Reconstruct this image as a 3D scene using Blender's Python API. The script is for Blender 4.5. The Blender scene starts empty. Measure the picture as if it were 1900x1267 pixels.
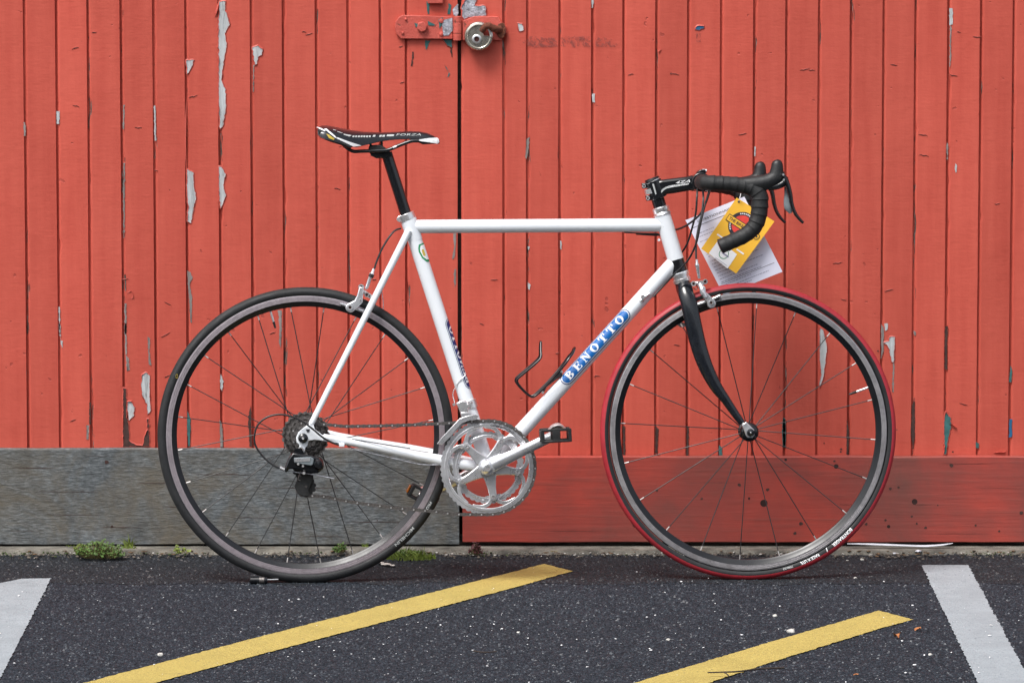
import bpy, bmesh, math, random
from mathutils import Vector, Matrix, noise
R_ = math.radians
random.seed(7)
scn = bpy.context.scene
COL = scn.collection

# ------------------------------------------------------------------ camera, sky, sun, exposure
F = 9970.0                       # focal length in photograph pixels (1900 wide)
TH = math.atan(1104.5 / F)       # downward pitch
CAM = Vector((0.0, -11.967, 1.868))
cd = bpy.data.cameras.new('camera'); cam = bpy.data.objects.new('camera', cd); COL.objects.link(cam)
cd.sensor_width = 36.0; cd.lens = 36.0 * F / 1900.0; cd.clip_start = 0.1; cd.clip_end = 500
cam.location = CAM; cam.rotation_euler = (math.pi / 2 - TH, 0, 0)
scn.camera = cam

world = bpy.data.worlds.new('World'); scn.world = world; world.use_nodes = True
nt = world.node_tree; nt.nodes.clear()
SUN_EL, SUN_AZ = R_(58), R_(-38)   # azimuth measured from -Y (behind the camera) towards -X
sky = nt.nodes.new('ShaderNodeTexSky'); sky.sky_type = 'NISHITA'; sky.sun_disc = False
sky.sun_elevation = SUN_EL; sky.dust_density = 4.0; sky.air_density = 1.0; sky.ozone_density = 1.0
hs = nt.nodes.new('ShaderNodeHueSaturation'); hs.inputs['Saturation'].default_value = 0.33
bg = nt.nodes.new('ShaderNodeBackground'); bg.inputs['Strength'].default_value = 0.13
wo = nt.nodes.new('ShaderNodeOutputWorld')
nt.links.new(sky.outputs[0], hs.inputs['Color']); nt.links.new(hs.outputs[0], bg.inputs['Color']); nt.links.new(bg.outputs[0], wo.inputs[0])
sd = bpy.data.lights.new('sun', 'SUN'); sd.energy = 1.95; sd.angle = R_(22); sd.color = (1.0, 0.97, 0.93)
sun = bpy.data.objects.new('sun', sd); COL.objects.link(sun)
dsun = Vector((math.sin(SUN_AZ) * math.cos(SUN_EL), -math.cos(SUN_AZ) * math.cos(SUN_EL), math.sin(SUN_EL)))
sun.rotation_euler = dsun.to_track_quat('Z', 'Y').to_euler()
sky.sun_rotation = math.atan2(dsun.x, dsun.y)
scn.view_settings.view_transform = 'Standard'; scn.view_settings.look = 'None'
scn.view_settings.exposure = 0.66; scn.view_settings.gamma = 1.0

# ------------------------------------------------------------------ measuring: from a direction in the photograph to a real place
FW = Vector((0, math.cos(TH), -math.sin(TH))); UP = Vector((0, math.sin(TH), math.cos(TH)))
def ray(px, py):
    return FW + Vector((1, 0, 0)) * ((px - 950) / F) - UP * ((py - 633.5) / F)
def G(px, py, z=0.0):
    d = ray(px, py); return CAM + d * ((z - CAM.z) / d.z)
def W(px, py, Y):
    d = ray(px, py); return CAM + d * ((Y - CAM.y) / d.y)
g0 = G(567, 1081); g1 = G(1388.2, 1075.3)
YAW = math.atan2(g1.y - g0.y, g1.x - g0.x); LEAN = R_(5.0)
BIKE_M = Matrix.Translation(g0) @ Matrix.Rotation(YAW, 4, 'Z') @ Matrix.Rotation(-LEAN, 4, 'X')
BINV = BIKE_M.inverted(); BCAM = BINV @ CAM; B3 = BINV.to_3x3()
def V(px, py, w=0.0):            # a point of the bicycle, w metres to the camera's side of its middle plane
    d = B3 @ ray(px, py); return BCAM + d * ((-w - BCAM.y) / d.y)
PX = 1 / 824.0

# ------------------------------------------------------------------ materials
MATS = {}
def newmat(name):
    m = bpy.data.materials.new(name); m.use_nodes = True
    n = m.node_tree.nodes; p = n['Principled BSDF']; MATS[name] = m
    return m, m.node_tree, p
def nd(t, ty, **kw):
    n = t.nodes.new(ty)
    for k, v in kw.items(): setattr(n, k, v)
    return n
def coords(t, kind='Object', scale=(1, 1, 1)):
    tc = nd(t, 'ShaderNodeTexCoord'); mp = nd(t, 'ShaderNodeMapping'); mp.inputs['Scale'].default_value = scale
    t.links.new(tc.outputs[kind], mp.inputs[0]); return mp.outputs[0]
def noise_n(t, vec, scale, detail=4, rough=0.55, dist=0.0):
    n = nd(t, 'ShaderNodeTexNoise'); n.inputs['Scale'].default_value = scale; n.inputs['Detail'].default_value = detail
    n.inputs['Roughness'].default_value = rough; n.inputs['Distortion'].default_value = dist
    t.links.new(vec, n.inputs['Vector']); return n.outputs['Fac']
def ramp(t, fac, stops):
    r = nd(t, 'ShaderNodeValToRGB'); e = r.color_ramp.elements
    while len(e) < len(stops): e.new(0.5)
    for i, (p, c) in enumerate(stops):
        e[i].position = p; e[i].color = (c[0], c[1], c[2], 1) if isinstance(c, tuple) else (c, c, c, 1)
    t.links.new(fac, r.inputs[0]); return r.outputs[0]
def mix(t, fac, a, b, mode='MIX'):
    m = nd(t, 'ShaderNodeMix', data_type='RGBA', blend_type=mode)
    if isinstance(fac, float): m.inputs[0].default_value = fac
    else: t.links.new(fac, m.inputs[0])
    for i, x in ((6, a), (7, b)):
        if isinstance(x, tuple): m.inputs[i].default_value = (*x, 1)
        else: t.links.new(x, m.inputs[i])
    return m.outputs[2]
def math_n(t, op, a, b=0.0, clamp=False):
    m = nd(t, 'ShaderNodeMath', operation=op, use_clamp=clamp)
    for i, x in ((0, a), (1, b)):
        if isinstance(x, (int, float)): m.inputs[i].default_value = x
        else: t.links.new(x, m.inputs[i])
    return m.outputs[0]
def bump(t, p, h, dist, strength=1.0):
    b = nd(t, 'ShaderNodeBump'); b.inputs['Distance'].default_value = dist; b.inputs['Strength'].default_value = strength
    t.links.new(h, b.inputs['Height']); t.links.new(b.outputs[0], p.inputs['Normal'])
def simple(name, col, rough=0.5, metal=0.0, var=0.12, coat=0.0, scale=60, bmp=0.0, rvar=0.12, spec=0.5):
    m, t, p = newmat(name)
    v = coords(t); n = noise_n(t, v, scale, 5)
    lo = tuple(c * (1 - var) for c in col); hi = tuple(min(1, c * (1 + var)) for c in col)
    t.links.new(ramp(t, n, [(0.3, lo), (0.7, hi)]), p.inputs['Base Color'])
    n2 = noise_n(t, v, scale * 0.35, 6)
    r = ramp(t, n2, [(0.3, max(0.02, rough - rvar)), (0.7, min(1, rough + rvar))])
    t.links.new(r, p.inputs['Roughness'])
    p.inputs['Metallic'].default_value = metal; p.inputs['Coat Weight'].default_value = coat; p.inputs['Coat Roughness'].default_value = 0.08
    p.inputs['Specular IOR Level'].default_value = spec
    if bmp: bump(t, p, noise_n(t, v, scale * 3, 3), bmp)
    return m

RED = (0.565, 0.090, 0.062)
def board_mat(name, base):
    m, t, p = newmat(name)
    v = coords(t); oi = nd(t, 'ShaderNodeObjectInfo')
    vr = nd(t, 'ShaderNodeVectorMath', operation='ADD'); sc = nd(t, 'ShaderNodeVectorMath', operation='SCALE')
    t.links.new(oi.outputs['Random'], sc.inputs[0]); sc.inputs['Scale'].default_value = 37.0
    t.links.new(v, vr.inputs[0]); t.links.new(sc.outputs[0], vr.inputs[1]); v = vr.outputs[0]
    big = noise_n(t, v, 2.6, 5, 0.6)
    mpS = nd(t, 'ShaderNodeMapping'); mpS.inputs['Scale'].default_value = (9, 9, 0.7); t.links.new(v, mpS.inputs[0])
    streak = noise_n(t, mpS.outputs[0], 4.0, 5, 0.6)
    dark = tuple(c * 0.86 for c in base); lite = (base[0] * 1.06, base[1] * 1.17, base[2] * 1.2)
    c = ramp(t, big, [(0.3, dark), (0.55, base), (0.75, lite)])
    c = mix(t, 0.45, c, ramp(t, streak, [(0.3, tuple(x * 0.78 for x in base)), (0.72, (base[0] * 1.05, base[1] * 1.35, base[2] * 1.35))]))
    hsv = nd(t, 'ShaderNodeHueSaturation'); vv = math_n(t, 'MULTIPLY_ADD', oi.outputs['Random'], 0.17)
    t.nodes[vv.node.name].inputs[2].default_value = 0.905
    t.links.new(vv, hsv.inputs['Value']); t.links.new(c, hsv.inputs['Color']); c = hsv.outputs[0]
    # small knocks and dark specks in the paint
    sp = noise_n(t, v, 46, 2, 0.5); spm = ramp(t, sp, [(0.735, 0.0), (0.76, 1.0)])
    c = mix(t, math_n(t, 'MULTIPLY', spm, 0.4), c, (0.20, 0.035, 0.03))
    # chipped paint along the worn edges
    at = nd(t, 'ShaderNodeAttribute', attribute_name='edge')
    mpE = nd(t, 'ShaderNodeMapping'); mpE.inputs['Scale'].default_value = (60, 60, 9); t.links.new(v, mpE.inputs[0])
    en = noise_n(t, mpE.outputs[0], 1.6, 5, 0.65); low = noise_n(t, v, 3.1, 2)
    e = math_n(t, 'MULTIPLY', at.outputs['Fac'], math_n(t, 'ADD', en, math_n(t, 'MULTIPLY', math_n(t, 'SUBTRACT', low, 0.5), 0.9)))
    em = ramp(t, e, [(0.65, 0.0), (0.68, 1.0)])
    wood = ramp(t, noise_n(t, mpE.outputs[0], 5.0, 4), [(0.35, (0.035, 0.028, 0.025)), (0.55, (0.16, 0.10, 0.085)), (0.72, (0.42, 0.38, 0.36))])
    c = mix(t, em, c, wood)
    t.links.new(c, p.inputs['Base Color'])
    t.links.new(ramp(t, big, [(0.3, 0.5), (0.7, 0.66)]), p.inputs['Roughness'])
    p.inputs['Specular IOR Level'].default_value = 0.3
    mpH = nd(t, 'ShaderNodeMapping'); mpH.inputs['Scale'].default_value = (14, 14, 90); t.links.new(v, mpH.inputs[0])
    h = math_n(t, 'ADD', math_n(t, 'MULTIPLY', noise_n(t, mpH.outputs[0], 2.0, 4, 0.6), 0.3), math_n(t, 'MULTIPLY', noise_n(t, v, 9, 5, 0.6), 2.2))
    h = math_n(t, 'SUBTRACT', h, math_n(t, 'MULTIPLY', em, 0.9)); h = math_n(t, 'SUBTRACT', h, math_n(t, 'MULTIPLY', spm, 0.6))
    bump(t, p, h, 0.0012)
    return m
M_BOARD = board_mat('red_paint', RED)
def plank_red():
    m, t, p = newmat('faded_red_plank')
    v = coords(t); big = noise_n(t, v, 3.2, 6, 0.62, 0.3)
    mp = nd(t, 'ShaderNodeMapping'); mp.inputs['Scale'].default_value = (1.4, 10, 26); t.links.new(v, mp.inputs[0])
    gr = noise_n(t, mp.outputs[0], 3.0, 7, 0.65)
    c = ramp(t, big, [(0.30, (0.17, 0.058, 0.048)), (0.46, (0.28, 0.055, 0.044)), (0.62, (0.42, 0.060, 0.043)), (0.78, (0.49, 0.066, 0.046))])
    c = mix(t, ramp(t, gr, [(0.52, 0.0), (0.8, 0.5)]), c, (0.17, 0.065, 0.052))
    vo = nd(t, 'ShaderNodeTexVoronoi', feature='F1'); vo.inputs['Scale'].default_value = 17; vo.inputs['Randomness'].default_value = 1.0; t.links.new(v, vo.inputs['Vector'])
    sel = nd(t, 'ShaderNodeSeparateColor'); t.links.new(vo.outputs['Color'], sel.inputs[0])
    rad = math_n(t, 'MULTIPLY', math_n(t, 'SUBTRACT', sel.outputs[0], 0.60, True), 0.42)
    hole = math_n(t, 'LESS_THAN', vo.outputs['Distance'], rad)
    c = mix(t, hole, c, (0.03, 0.012, 0.010))
    t.links.new(c, p.inputs['Base Color']); p.inputs['Roughness'].default_value = 0.62; p.inputs['Specular IOR Level'].default_value = 0.35
    h = math_n(t, 'ADD', gr, math_n(t, 'MULTIPLY', hole, -1.5)); bump(t, p, h, 0.0012)
    return m
M_PLANKR = plank_red()
def wood_grey():
    m, t, p = newmat('weathered_grey_wood')
    v = coords(t)
    mp = nd(t, 'ShaderNodeMapping'); mp.inputs['Scale'].default_value = (12, 12, 60); t.links.new(v, mp.inputs[0])
    gr = noise_n(t, mp.outputs[0], 2.4, 10, 0.82, 0.3)
    mp2 = nd(t, 'ShaderNodeMapping'); mp2.inputs['Scale'].default_value = (34, 34, 110); t.links.new(v, mp2.inputs[0])
    fine = noise_n(t, mp2.outputs[0], 1.7, 6, 0.7)
    blot = noise_n(t, v, 5.0, 8, 0.68, 0.9); vert = noise_n(t, v, 9.0, 5, 0.7)
    c = ramp(t, gr, [(0.30, (0.085, 0.092, 0.097)), (0.5, (0.175, 0.190, 0.199)), (0.70, (0.30, 0.322, 0.335))])
    c = mix(t, 0.45, c, ramp(t, fine, [(0.36, (0.028, 0.030, 0.031)), (0.5, (0.14, 0.15, 0.155)), (0.64, (0.36, 0.385, 0.40))]))
    c = mix(t, 0.55, c, mix(t, ramp(t, vert, [(0.35, 0.0), (0.65, 1.0)]), (0.12, 0.125, 0.13), (0.50, 0.53, 0.55)), 'OVERLAY')
    c = mix(t, ramp(t, blot, [(0.42, 0.0), (0.66, 0.85)]), c, mix(t, gr, (0.055, 0.048, 0.036), (0.24, 0.205, 0.155)))
    t.links.new(c, p.inputs['Base Color']); p.inputs['Roughness'].default_value = 0.85; p.inputs['Specular IOR Level'].default_value = 0.2
    bump(t, p, math_n(t, 'ADD', gr, math_n(t, 'MULTIPLY', fine, 0.8)), 0.003)
    return m
M_GREYW = wood_grey()
def asphalt(name, base, spec_amt, bmpd, sc=1.0):
    m, t, p = newmat(name)
    v = coords(t); big = noise_n(t, v, 1.6, 5, 0.6)
    vo = nd(t, 'ShaderNodeTexVoronoi', feature='F1'); vo.inputs['Scale'].default_value = 170 * sc; t.links.new(v, vo.inputs['Vector'])
    se = nd(t, 'ShaderNodeSeparateColor'); t.links.new(vo.outputs['Color'], se.inputs[0])
    b = base
    c = ramp(t, se.outputs[0], [(0.0, tuple(x * 0.45 for x in b)), (0.45, b), (0.80, tuple(x * 2.0 for x in b)), (1.0, tuple(x * 4.5 for x in b))])
    c = mix(t, 0.5, c, ramp(t, noise_n(t, v, 110, 5, 0.7), [(0.35, tuple(x * 0.5 for x in b)), (0.65, tuple(x * 1.5 for x in b))]))
    c = mix(t, 0.55, c, mix(t, big, tuple(x * 0.55 for x in b), tuple(x * 1.45 for x in b)))
    v2 = nd(t, 'ShaderNodeTexVoronoi', feature='F1'); v2.inputs['Scale'].default_value = 55; t.links.new(v, v2.inputs['Vector'])
    s2 = nd(t, 'ShaderNodeSeparateColor'); t.links.new(v2.outputs['Color'], s2.inputs[0])
    rad = math_n(t, 'MULTIPLY', math_n(t, 'SUBTRACT', s2.outputs[1], 1 - spec_amt, True), 1.6)
    dot = math_n(t, 'LESS_THAN', v2.outputs['Distance'], rad)
    c = mix(t, math_n(t, 'MULTIPLY', dot, 0.8), c, (0.30, 0.30, 0.29))
    t.links.new(c, p.inputs['Base Color'])
    p.inputs['Roughness'].default_value = 0.75; p.inputs['Specular IOR Level'].default_value = 0.35
    h = math_n(t, 'ADD', math_n(t, 'MULTIPLY', vo.outputs['Distance'], -1.0), math_n(t, 'MULTIPLY', noise_n(t, v, 90, 4, 0.6), 1.2))
    bump(t, p, h, bmpd)
    return m
M_ASPH = asphalt('asphalt', (0.015, 0.021, 0.030), 0.10, 0.006)
M_GUTTER = asphalt('dark_coarse_tarmac', (0.010, 0.014, 0.019), 0.06, 0.010, 0.65)
def road_paint(name, col, wear):
    m, t, p = newmat(name)
    v = coords(t); n = noise_n(t, v, 7, 6, 0.7, 0.5); f = noise_n(t, v, 120, 4, 0.7)
    c = ramp(t, n, [(0.28, tuple(x * 0.80 for x in col)), (0.6, col), (0.8, tuple(min(1, x * 1.06) for x in col))])
    mp = nd(t, 'ShaderNodeMapping'); mp.inputs['Scale'].default_value = (6, 30, 6); t.links.new(v, mp.inputs[0])
    wn = noise_n(t, mp.outputs[0], 3, 7, 0.75)
    c = mix(t, ramp(t, wn, [(wear, 0.0), (wear + 0.10, 0.55)]), c, tuple(x * 0.5 for x in col)); tk = noise_n(t, v, 190, 3, .7); c = mix(t, math_n(t, 'MULTIPLY', ramp(t, tk, [(.60, 0.0), (.66, .8)]), ramp(t, n, [(.38, .25), (.60, 1.0)])), c, (.05, .055, .06))
    sp = ramp(t, noise_n(t, v, 60, 3, 0.6), [(0.71, 0.0), (0.74, 1.0)]); c = mix(t, sp, c, (0.06, 0.06, 0.06))
    t.links.new(c, p.inputs['Base Color']); p.inputs['Roughness'].default_value = 0.7
    bump(t, p, f, 0.003)
    return m
M_YEL = road_paint('yellow_road_paint', (0.44, 0.345, 0.095), 0.60)
M_WHT = road_paint('white_road_paint', (0.31, 0.355, 0.385), 0.56)
M_CONC = simple('old_concrete', (0.145, 0.135, 0.115), 0.9, 0, 0.6, scale=22, bmp=0.004)
M_DARK = simple('dark_interior', (0.05, 0.014, 0.012), 0.9)
M_FRAME = simple('white_frame_paint', (0.78, 0.82, 0.87), 0.25, 0, 0.03, coat=0.4, scale=25, rvar=0.06)
def enamel():
    m, t, p = newmat('white_frame_paint'); v = coords(t); a = noise_n(t, v, 6, 4, .6); f = noise_n(t, v, 150, 2, .5); g = noise_n(t, v, 9, 4, .6)
    c = ramp(t, a, [(.3, (.74, .78, .83)), (.7, (.80, .84, .885))])
    k = math_n(t, 'MULTIPLY', ramp(t, f, [(.73, 0.0), (.75, 1.0)]), ramp(t, g, [(.50, 0.0), (.60, 1.0)])); c = mix(t, k, c, (.16, .14, .13))
    t.links.new(c, p.inputs['Base Color']); t.links.new(ramp(t, a, [(.3, .20), (.7, .30)]), p.inputs['Roughness']); p.inputs['Coat Weight'].default_value = .4; p.inputs['Coat Roughness'].default_value = .06; return m
M_FRAME = enamel()
M_BLACK = simple('gloss_black_paint', (0.006, 0.007, 0.009), 0.22, 0, 0.2, coat=0.3, scale=30, rvar=0.06)
M_CARB = simple('carbon_black', (0.006, 0.008, 0.012), 0.26, 0, 0.3, coat=0.3, scale=90, rvar=0.05)
M_MATT = simple('matt_black_plastic', (0.010, 0.011, 0.012), 0.5, 0, 0.25, scale=80, bmp=0.0004)
M_TAPE = simple('black_bar_tape', (0.011, 0.012, 0.013), 0.62, 0, 0.25, scale=220, bmp=0.0006)
M_RUB = simple('tyre_rubber', (0.010, 0.011, 0.013), 0.62, 0, 0.3, scale=50, bmp=0.0004)
M_RUBR = simple('red_tread_rubber', (0.36, 0.020, 0.032), 0.55, 0, 0.15, scale=40, bmp=0.0003)
M_RUBG = simple('dirty_tread_rubber', (0.014, 0.015, 0.016), 0.72, 0, 0.35, scale=35, bmp=0.0006)
M_RIMB = simple('black_rim', (0.007, 0.008, 0.011), 0.32, 0.1, 0.2, scale=40, rvar=0.08)
M_TRACKP = simple('worn_brake_track', (0.31, 0.275, 0.30), 0.45, 0.5, 0.12, scale=120)
M_TRACK = simple('machined_brake_track', (0.40, 0.385, 0.40), 0.42, 0.75, 0.12, scale=120)
M_ALU = simple('brushed_aluminium', (0.74, 0.75, 0.78), 0.30, 0.82, 0.08, scale=70, rvar=0.08)
M_CHR = simple('polished_metal', (0.82, 0.82, 0.83), 0.30, 0.85, 0.06, scale=50, rvar=0.08)
M_DSTEEL = simple('dark_steel', (0.15, 0.14, 0.135), 0.42, 0.85, 0.4, scale=300, rvar=0.15)
M_SPOKE = simple('black_spoke', (0.018, 0.018, 0.020), 0.5, 0.0, 0.2)
M_NIP = simple('nipple_metal', (0.55, 0.53, 0.52), 0.4, 0.6, 0.1)
M_COG1 = simple('worn_sprocket_steel', (0.30, 0.28, 0.27), 0.35, 0.9, 0.4, scale=300)
M_COG2 = simple('oily_sprocket_steel', (0.07, 0.065, 0.06), 0.4, 0.8, 0.4, scale=300)
M_CAB = simple('black_cable_housing', (0.020, 0.021, 0.023), 0.33, 0, 0.2)
M_CABG = simple('grey_cable_housing', (0.07, 0.072, 0.075), 0.4, 0, 0.2)
M_PAPER = simple('white_paper', (0.72, 0.74, 0.88), 0.75, 0, 0.03, scale=12)
M_CARDY = simple('yellow_card', (0.83, 0.46, 0.04), 0.45, 0, 0.04, scale=12)
M_INK = simple('grey_ink', (0.30, 0.31, 0.42), 0.8)
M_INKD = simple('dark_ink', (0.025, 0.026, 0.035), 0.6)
M_REDP = simple('red_print', (0.70, 0.06, 0.045), 0.5)
M_WHITE = simple('white_print', (0.85, 0.86, 0.88), 0.45, 0, 0.02)
M_GREEN = simple('green_print', (0.01, 0.26, 0.10), 0.45)
M_GOLD = simple('gold_print', (0.55, 0.40, 0.06), 0.4)
M_BLUE = simple('blue_decal', (0.006, 0.12, 0.40), 0.3, 0, 0.15, coat=0.3, scale=14)
M_NAVY = simple('navy_decal', (0.012, 0.025, 0.14), 0.35, 0, 0.1)
M_GREYP = simple('grey_print', (0.42, 0.44, 0.44), 0.5)
def bare(name, lo, mid, hi):
    m, t, p = newmat(name); v = coords(t, scale=(1, 1, .12)); g = noise_n(t, v, 150, 6, .7, .4); b = noise_n(t, coords(t), 30, 5, .6)
    c = ramp(t, g, [(.30, lo), (.42, mid), (.68, hi)]); c = mix(t, ramp(t, b, [(.5, 0.0), (.75, .55)]), c, mid)
    t.links.new(c, p.inputs['Base Color']); p.inputs['Roughness'].default_value = .85; p.inputs['Specular IOR Level'].default_value = .2; bump(t, p, g, .0015); return m
M_PRIMER = bare('bare_pale_wood', (.10, .10, .10), (.40, .42, .43), (.60, .63, .65))
M_GREYP2 = bare('bare_grey_wood', (.04, .032, .03), (.20, .17, .16), (.34, .31, .30))
M_TEAL = simple('old_teal_paint', (0.035, 0.125, 0.125), 0.6, 0, 0.3, scale=60)
M_BLUEP = simple('old_blue_paint', (0.015, 0.115, 0.24), 0.55, 0, 0.2, scale=60)
M_CRACK = simple('crack_shadow_wood', (0.055, 0.026, 0.022), 0.9, 0, 0.4, scale=100)
def stain():
    m, t, p = newmat('rubbed_out_scrawl'); v = coords(t); n = noise_n(t, v, 70, 5, .7, 1.0); p.inputs['Base Color'].default_value = (.22, .07, .062, 1); p.inputs['Roughness'].default_value = .7
    t.links.new(ramp(t, n, [(.46, 0.0), (.60, .55)]), p.inputs['Alpha']); return m
M_STAIN = stain()
M_REDF = simple('red_paint_film', (0.47, 0.080, 0.058), 0.5, 0, 0.1, scale=40)
M_RUST = simple('rust', (0.16, 0.05, 0.028), 0.85, 0.1, 0.5, scale=160, bmp=0.0016)
def iron():
    m, t, p = newmat('red_painted_iron'); v = coords(t); n = noise_n(t, v, 55, 6, .68, .5); n2 = noise_n(t, v, 14, 4, .6)
    c = ramp(t, n2, [(.3, (.45, .075, .055)), (.7, (.58, .105, .078))])
    c = mix(t, ramp(t, n, [(.60, 0.0), (.64, 1.0)]), c, (.13, .045, .028)); c = mix(t, ramp(t, n, [(.70, 0.0), (.72, 1.0)]), c, (.38, .36, .34))
    t.links.new(c, p.inputs['Base Color']); p.inputs['Roughness'].default_value = .55; bump(t, p, math_n(t, 'SUBTRACT', n2, math_n(t, 'MULTIPLY', n, .8)), .003); return m
M_IRON = iron()
M_GALV = simple('bare_galvanised_steel', (0.36, 0.37, 0.42), 0.55, 0.2, 0.55, scale=110, bmp=0.002)
M_BRASS = simple('worn_steel_lock', (0.62, 0.58, 0.50), 0.25, 0.9, 0.15, scale=60)
M_LEAF = simple('green_weed_leaf', (0.060, 0.120, 0.022), 0.6, 0, 0.45, scale=60)
M_LEAFY = simple('yellow_green_grass', (0.14, 0.19, 0.028), 0.6, 0, 0.4, scale=60)
M_LEAFR = simple('dark_red_weed_leaf', (0.085, 0.022, 0.028), 0.6, 0, 0.4, scale=60)
M_STEM = simple('dry_stem', (0.20, 0.17, 0.07), 0.8, 0, 0.3)
M_STONE = simple('pale_stone', (0.50, 0.49, 0.46), 0.8, 0, 0.25, scale=90, bmp=0.0008)
M_STONE2 = simple('grey_grit', (0.10, 0.085, 0.07), 0.9, 0, 0.5, scale=90)
M_BROWN = simple('brown_dead_leaf', (0.42, 0.16, 0.055), 0.7, 0, 0.35, scale=90)
M_TWIG = simple('dark_twig', (0.035, 0.025, 0.02), 0.85, 0, 0.3)
M_PLAST = simple('white_plastic', (0.60, 0.62, 0.68), 0.5)
M_LENS = simple('orange_reflector', (0.36, 0.11, 0.012), 0.2, 0, 0.1)
M_PADDLE = simple('grey_lever_paddle', (0.16, 0.19, 0.21), 0.4)

# ------------------------------------------------------------------ object helpers
def finish(me, ang=38):
    me.validate(); me.update()
    me.polygons.foreach_set('use_smooth', [True] * len(me.polygons))
    me.set_sharp_from_angle(angle=R_(ang))
def link(o, parent=None, label=None, cat=None, group=None, kind=None):
    COL.objects.link(o)
    if parent is not None: o.parent = parent
    if label: o['label'] = label
    if cat: o['category'] = cat
    if group: o['group'] = group
    if kind: o['kind'] = kind
    return o
def obj(name, geo, mats, parent=None, bevel=0.0, ang=38, **kw):
    """geo = (verts, faces[, face materials])"""
    vs, fs = geo[0], geo[1]
    me = bpy.data.meshes.new(name); me.from_pydata([tuple(v) for v in vs], [], fs)
    if not isinstance(mats, (list, tuple)): mats = [mats]
    for m in mats: me.materials.append(m)
    if len(geo) > 2 and geo[2]: me.polygons.foreach_set('material_index', geo[2])
    bm = bmesh.new(); bm.from_mesh(me); bmesh.ops.recalc_face_normals(bm, faces=bm.faces); bm.to_mesh(me); bm.free()
    finish(me, ang)
    o = bpy.data.objects.new(name, me); link(o, parent, **kw)
    if bevel:
        b = o.modifiers.new('bevel', 'BEVEL'); b.width = bevel; b.segments = 2; b.limit_method = 'ANGLE'; b.angle_limit = R_(40); b.harden_normals = False
    return o
def empty(name, loc=(0, 0, 0), parent=None, **kw):
    o = bpy.data.objects.new(name, None); o.location = loc; o.empty_display_size = 0.05
    return link(o, parent, **kw)
def inst(name, me, parent, mat_world_local, **kw):
    o = bpy.data.objects.new(name, me); link(o, parent, **kw); o.matrix_local = mat_world_local; return o
def join(*gs):
    V_, F_, M_ = [], [], []
    for g in gs:
        k = len(V_); V_ += list(g[0]); F_ += [tuple(i + k for i in f) for f in g[1]]
        M_ += list(g[2]) if len(g) > 2 and g[2] else [0] * len(g[1])
    return V_, F_, M_
def setm(g, i): return g[0], g[1], [i] * len(g[1])
def smooth_path(pts, n):
    """Catmull-Rom through pts (Vectors); returns n points per span"""
    P = [pts[0] * 2 - pts[1]] + list(pts) + [pts[-1] * 2 - pts[-2]]; out = []
    for i in range(1, len(P) - 2):
        a, b, c, d = P[i - 1], P[i], P[i + 1], P[i + 2]
        for k in range(n):
            t = k / n
            out.append(0.5 * ((2 * b) + (c - a) * t + (2 * a - 5 * b + 4 * c - d) * t * t + (3 * b - a - 3 * c + d) * t ** 3))
    out.append(P[-2]); return out
def tube(pts, rad, seg=12, n=0, caps=True, squash=1.0, rfun=None, closed=False):
    """sweep a circle along pts; rad: number or list; n>0: smooth. squash scales across (y) about the path"""
    pts = [Vector(p) for p in pts]
    if not isinstance(rad, (list, tuple)): rad = [rad] * len(pts)
    if n:
        rr = smooth_path([Vector((r, 0, 0)) for r in rad], n); pts = smooth_path(pts, n); rad = [max(1e-5, v.x) for v in rr]
    N = len(pts); vs, fs = [], []
    tan = []
    for i in range(N):
        if closed: a, b = pts[i - 1], pts[(i + 1) % N]
        else: a, b = pts[max(0, i - 1)], pts[min(N - 1, i + 1)]
        tan.append((b - a).normalized())
    ref = Vector((0, 1, 0))
    if abs(tan[0].dot(ref)) > 0.9: ref = Vector((0, 0, 1))
    u = (ref - tan[0] * ref.dot(tan[0])).normalized()
    L = 0.0
    for i in range(N):
        if i:
            L += (pts[i] - pts[i - 1]).length
            u = (u - tan[i] * u.dot(tan[i])).normalized()
        v = tan[i].cross(u)
        r = rad[i] * (rfun(L) if rfun else 1)
        for k in range(seg):
            a = 2 * math.pi * k / seg
            o = (u * math.cos(a) + v * math.sin(a)) * r
            o.y *= squash; vs.append(pts[i] + o)
    for i in range(N if closed else N - 1):
        j = (i + 1) % N
        for k in range(seg):
            k2 = (k + 1) % seg; fs.append((i * seg + k, i * seg + k2, j * seg + k2, j * seg + k))
    if caps and not closed:
        fs.append(tuple(range(seg - 1, -1, -1))); fs.append(tuple((N - 1) * seg + k for k in range(seg)))
    return vs, fs
def lathe(c, prof, seg=32, axis='y', closed=False, mi=None, cap=True):
    """prof: (radius, offset along axis) about c ; axis y of the local frame by default"""
    vs, fs, ms = [], [], []; n = len(prof)
    for k in range(seg):
        a = 2 * math.pi * k / seg; ca, sa = math.cos(a), math.sin(a)
        for r, h in prof:
            if axis == 'y': vs.append(Vector((c[0] + r * ca, c[1] + h, c[2] + r * sa)))
            elif axis == 'z': vs.append(Vector((c[0] + r * ca, c[1] + r * sa, c[2] + h)))
            else: vs.append(Vector((c[0] + h, c[1] + r * ca, c[2] + r * sa)))
    m = n if closed else n - 1
    for k in range(seg):
        k2 = (k + 1) % seg
        for i in range(m):
            j = (i + 1) % n; fs.append((k * n + i, k * n + j, k2 * n + j, k2 * n + i)); ms.append(mi[i] if mi else 0)
    if not closed and cap:
        for i in (0, n - 1):
            if prof[i][0] > 1e-4: fs.append(tuple(k * n + i for k in range(seg))); ms.append(mi[min(i, m - 1)] if mi else 0)
    return vs, fs, ms
def cyl(a, b, r, seg=16, r2=None):
    a, b = Vector(a), Vector(b); return tube([a, b], [r, r if r2 is None else r2], seg)
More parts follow.
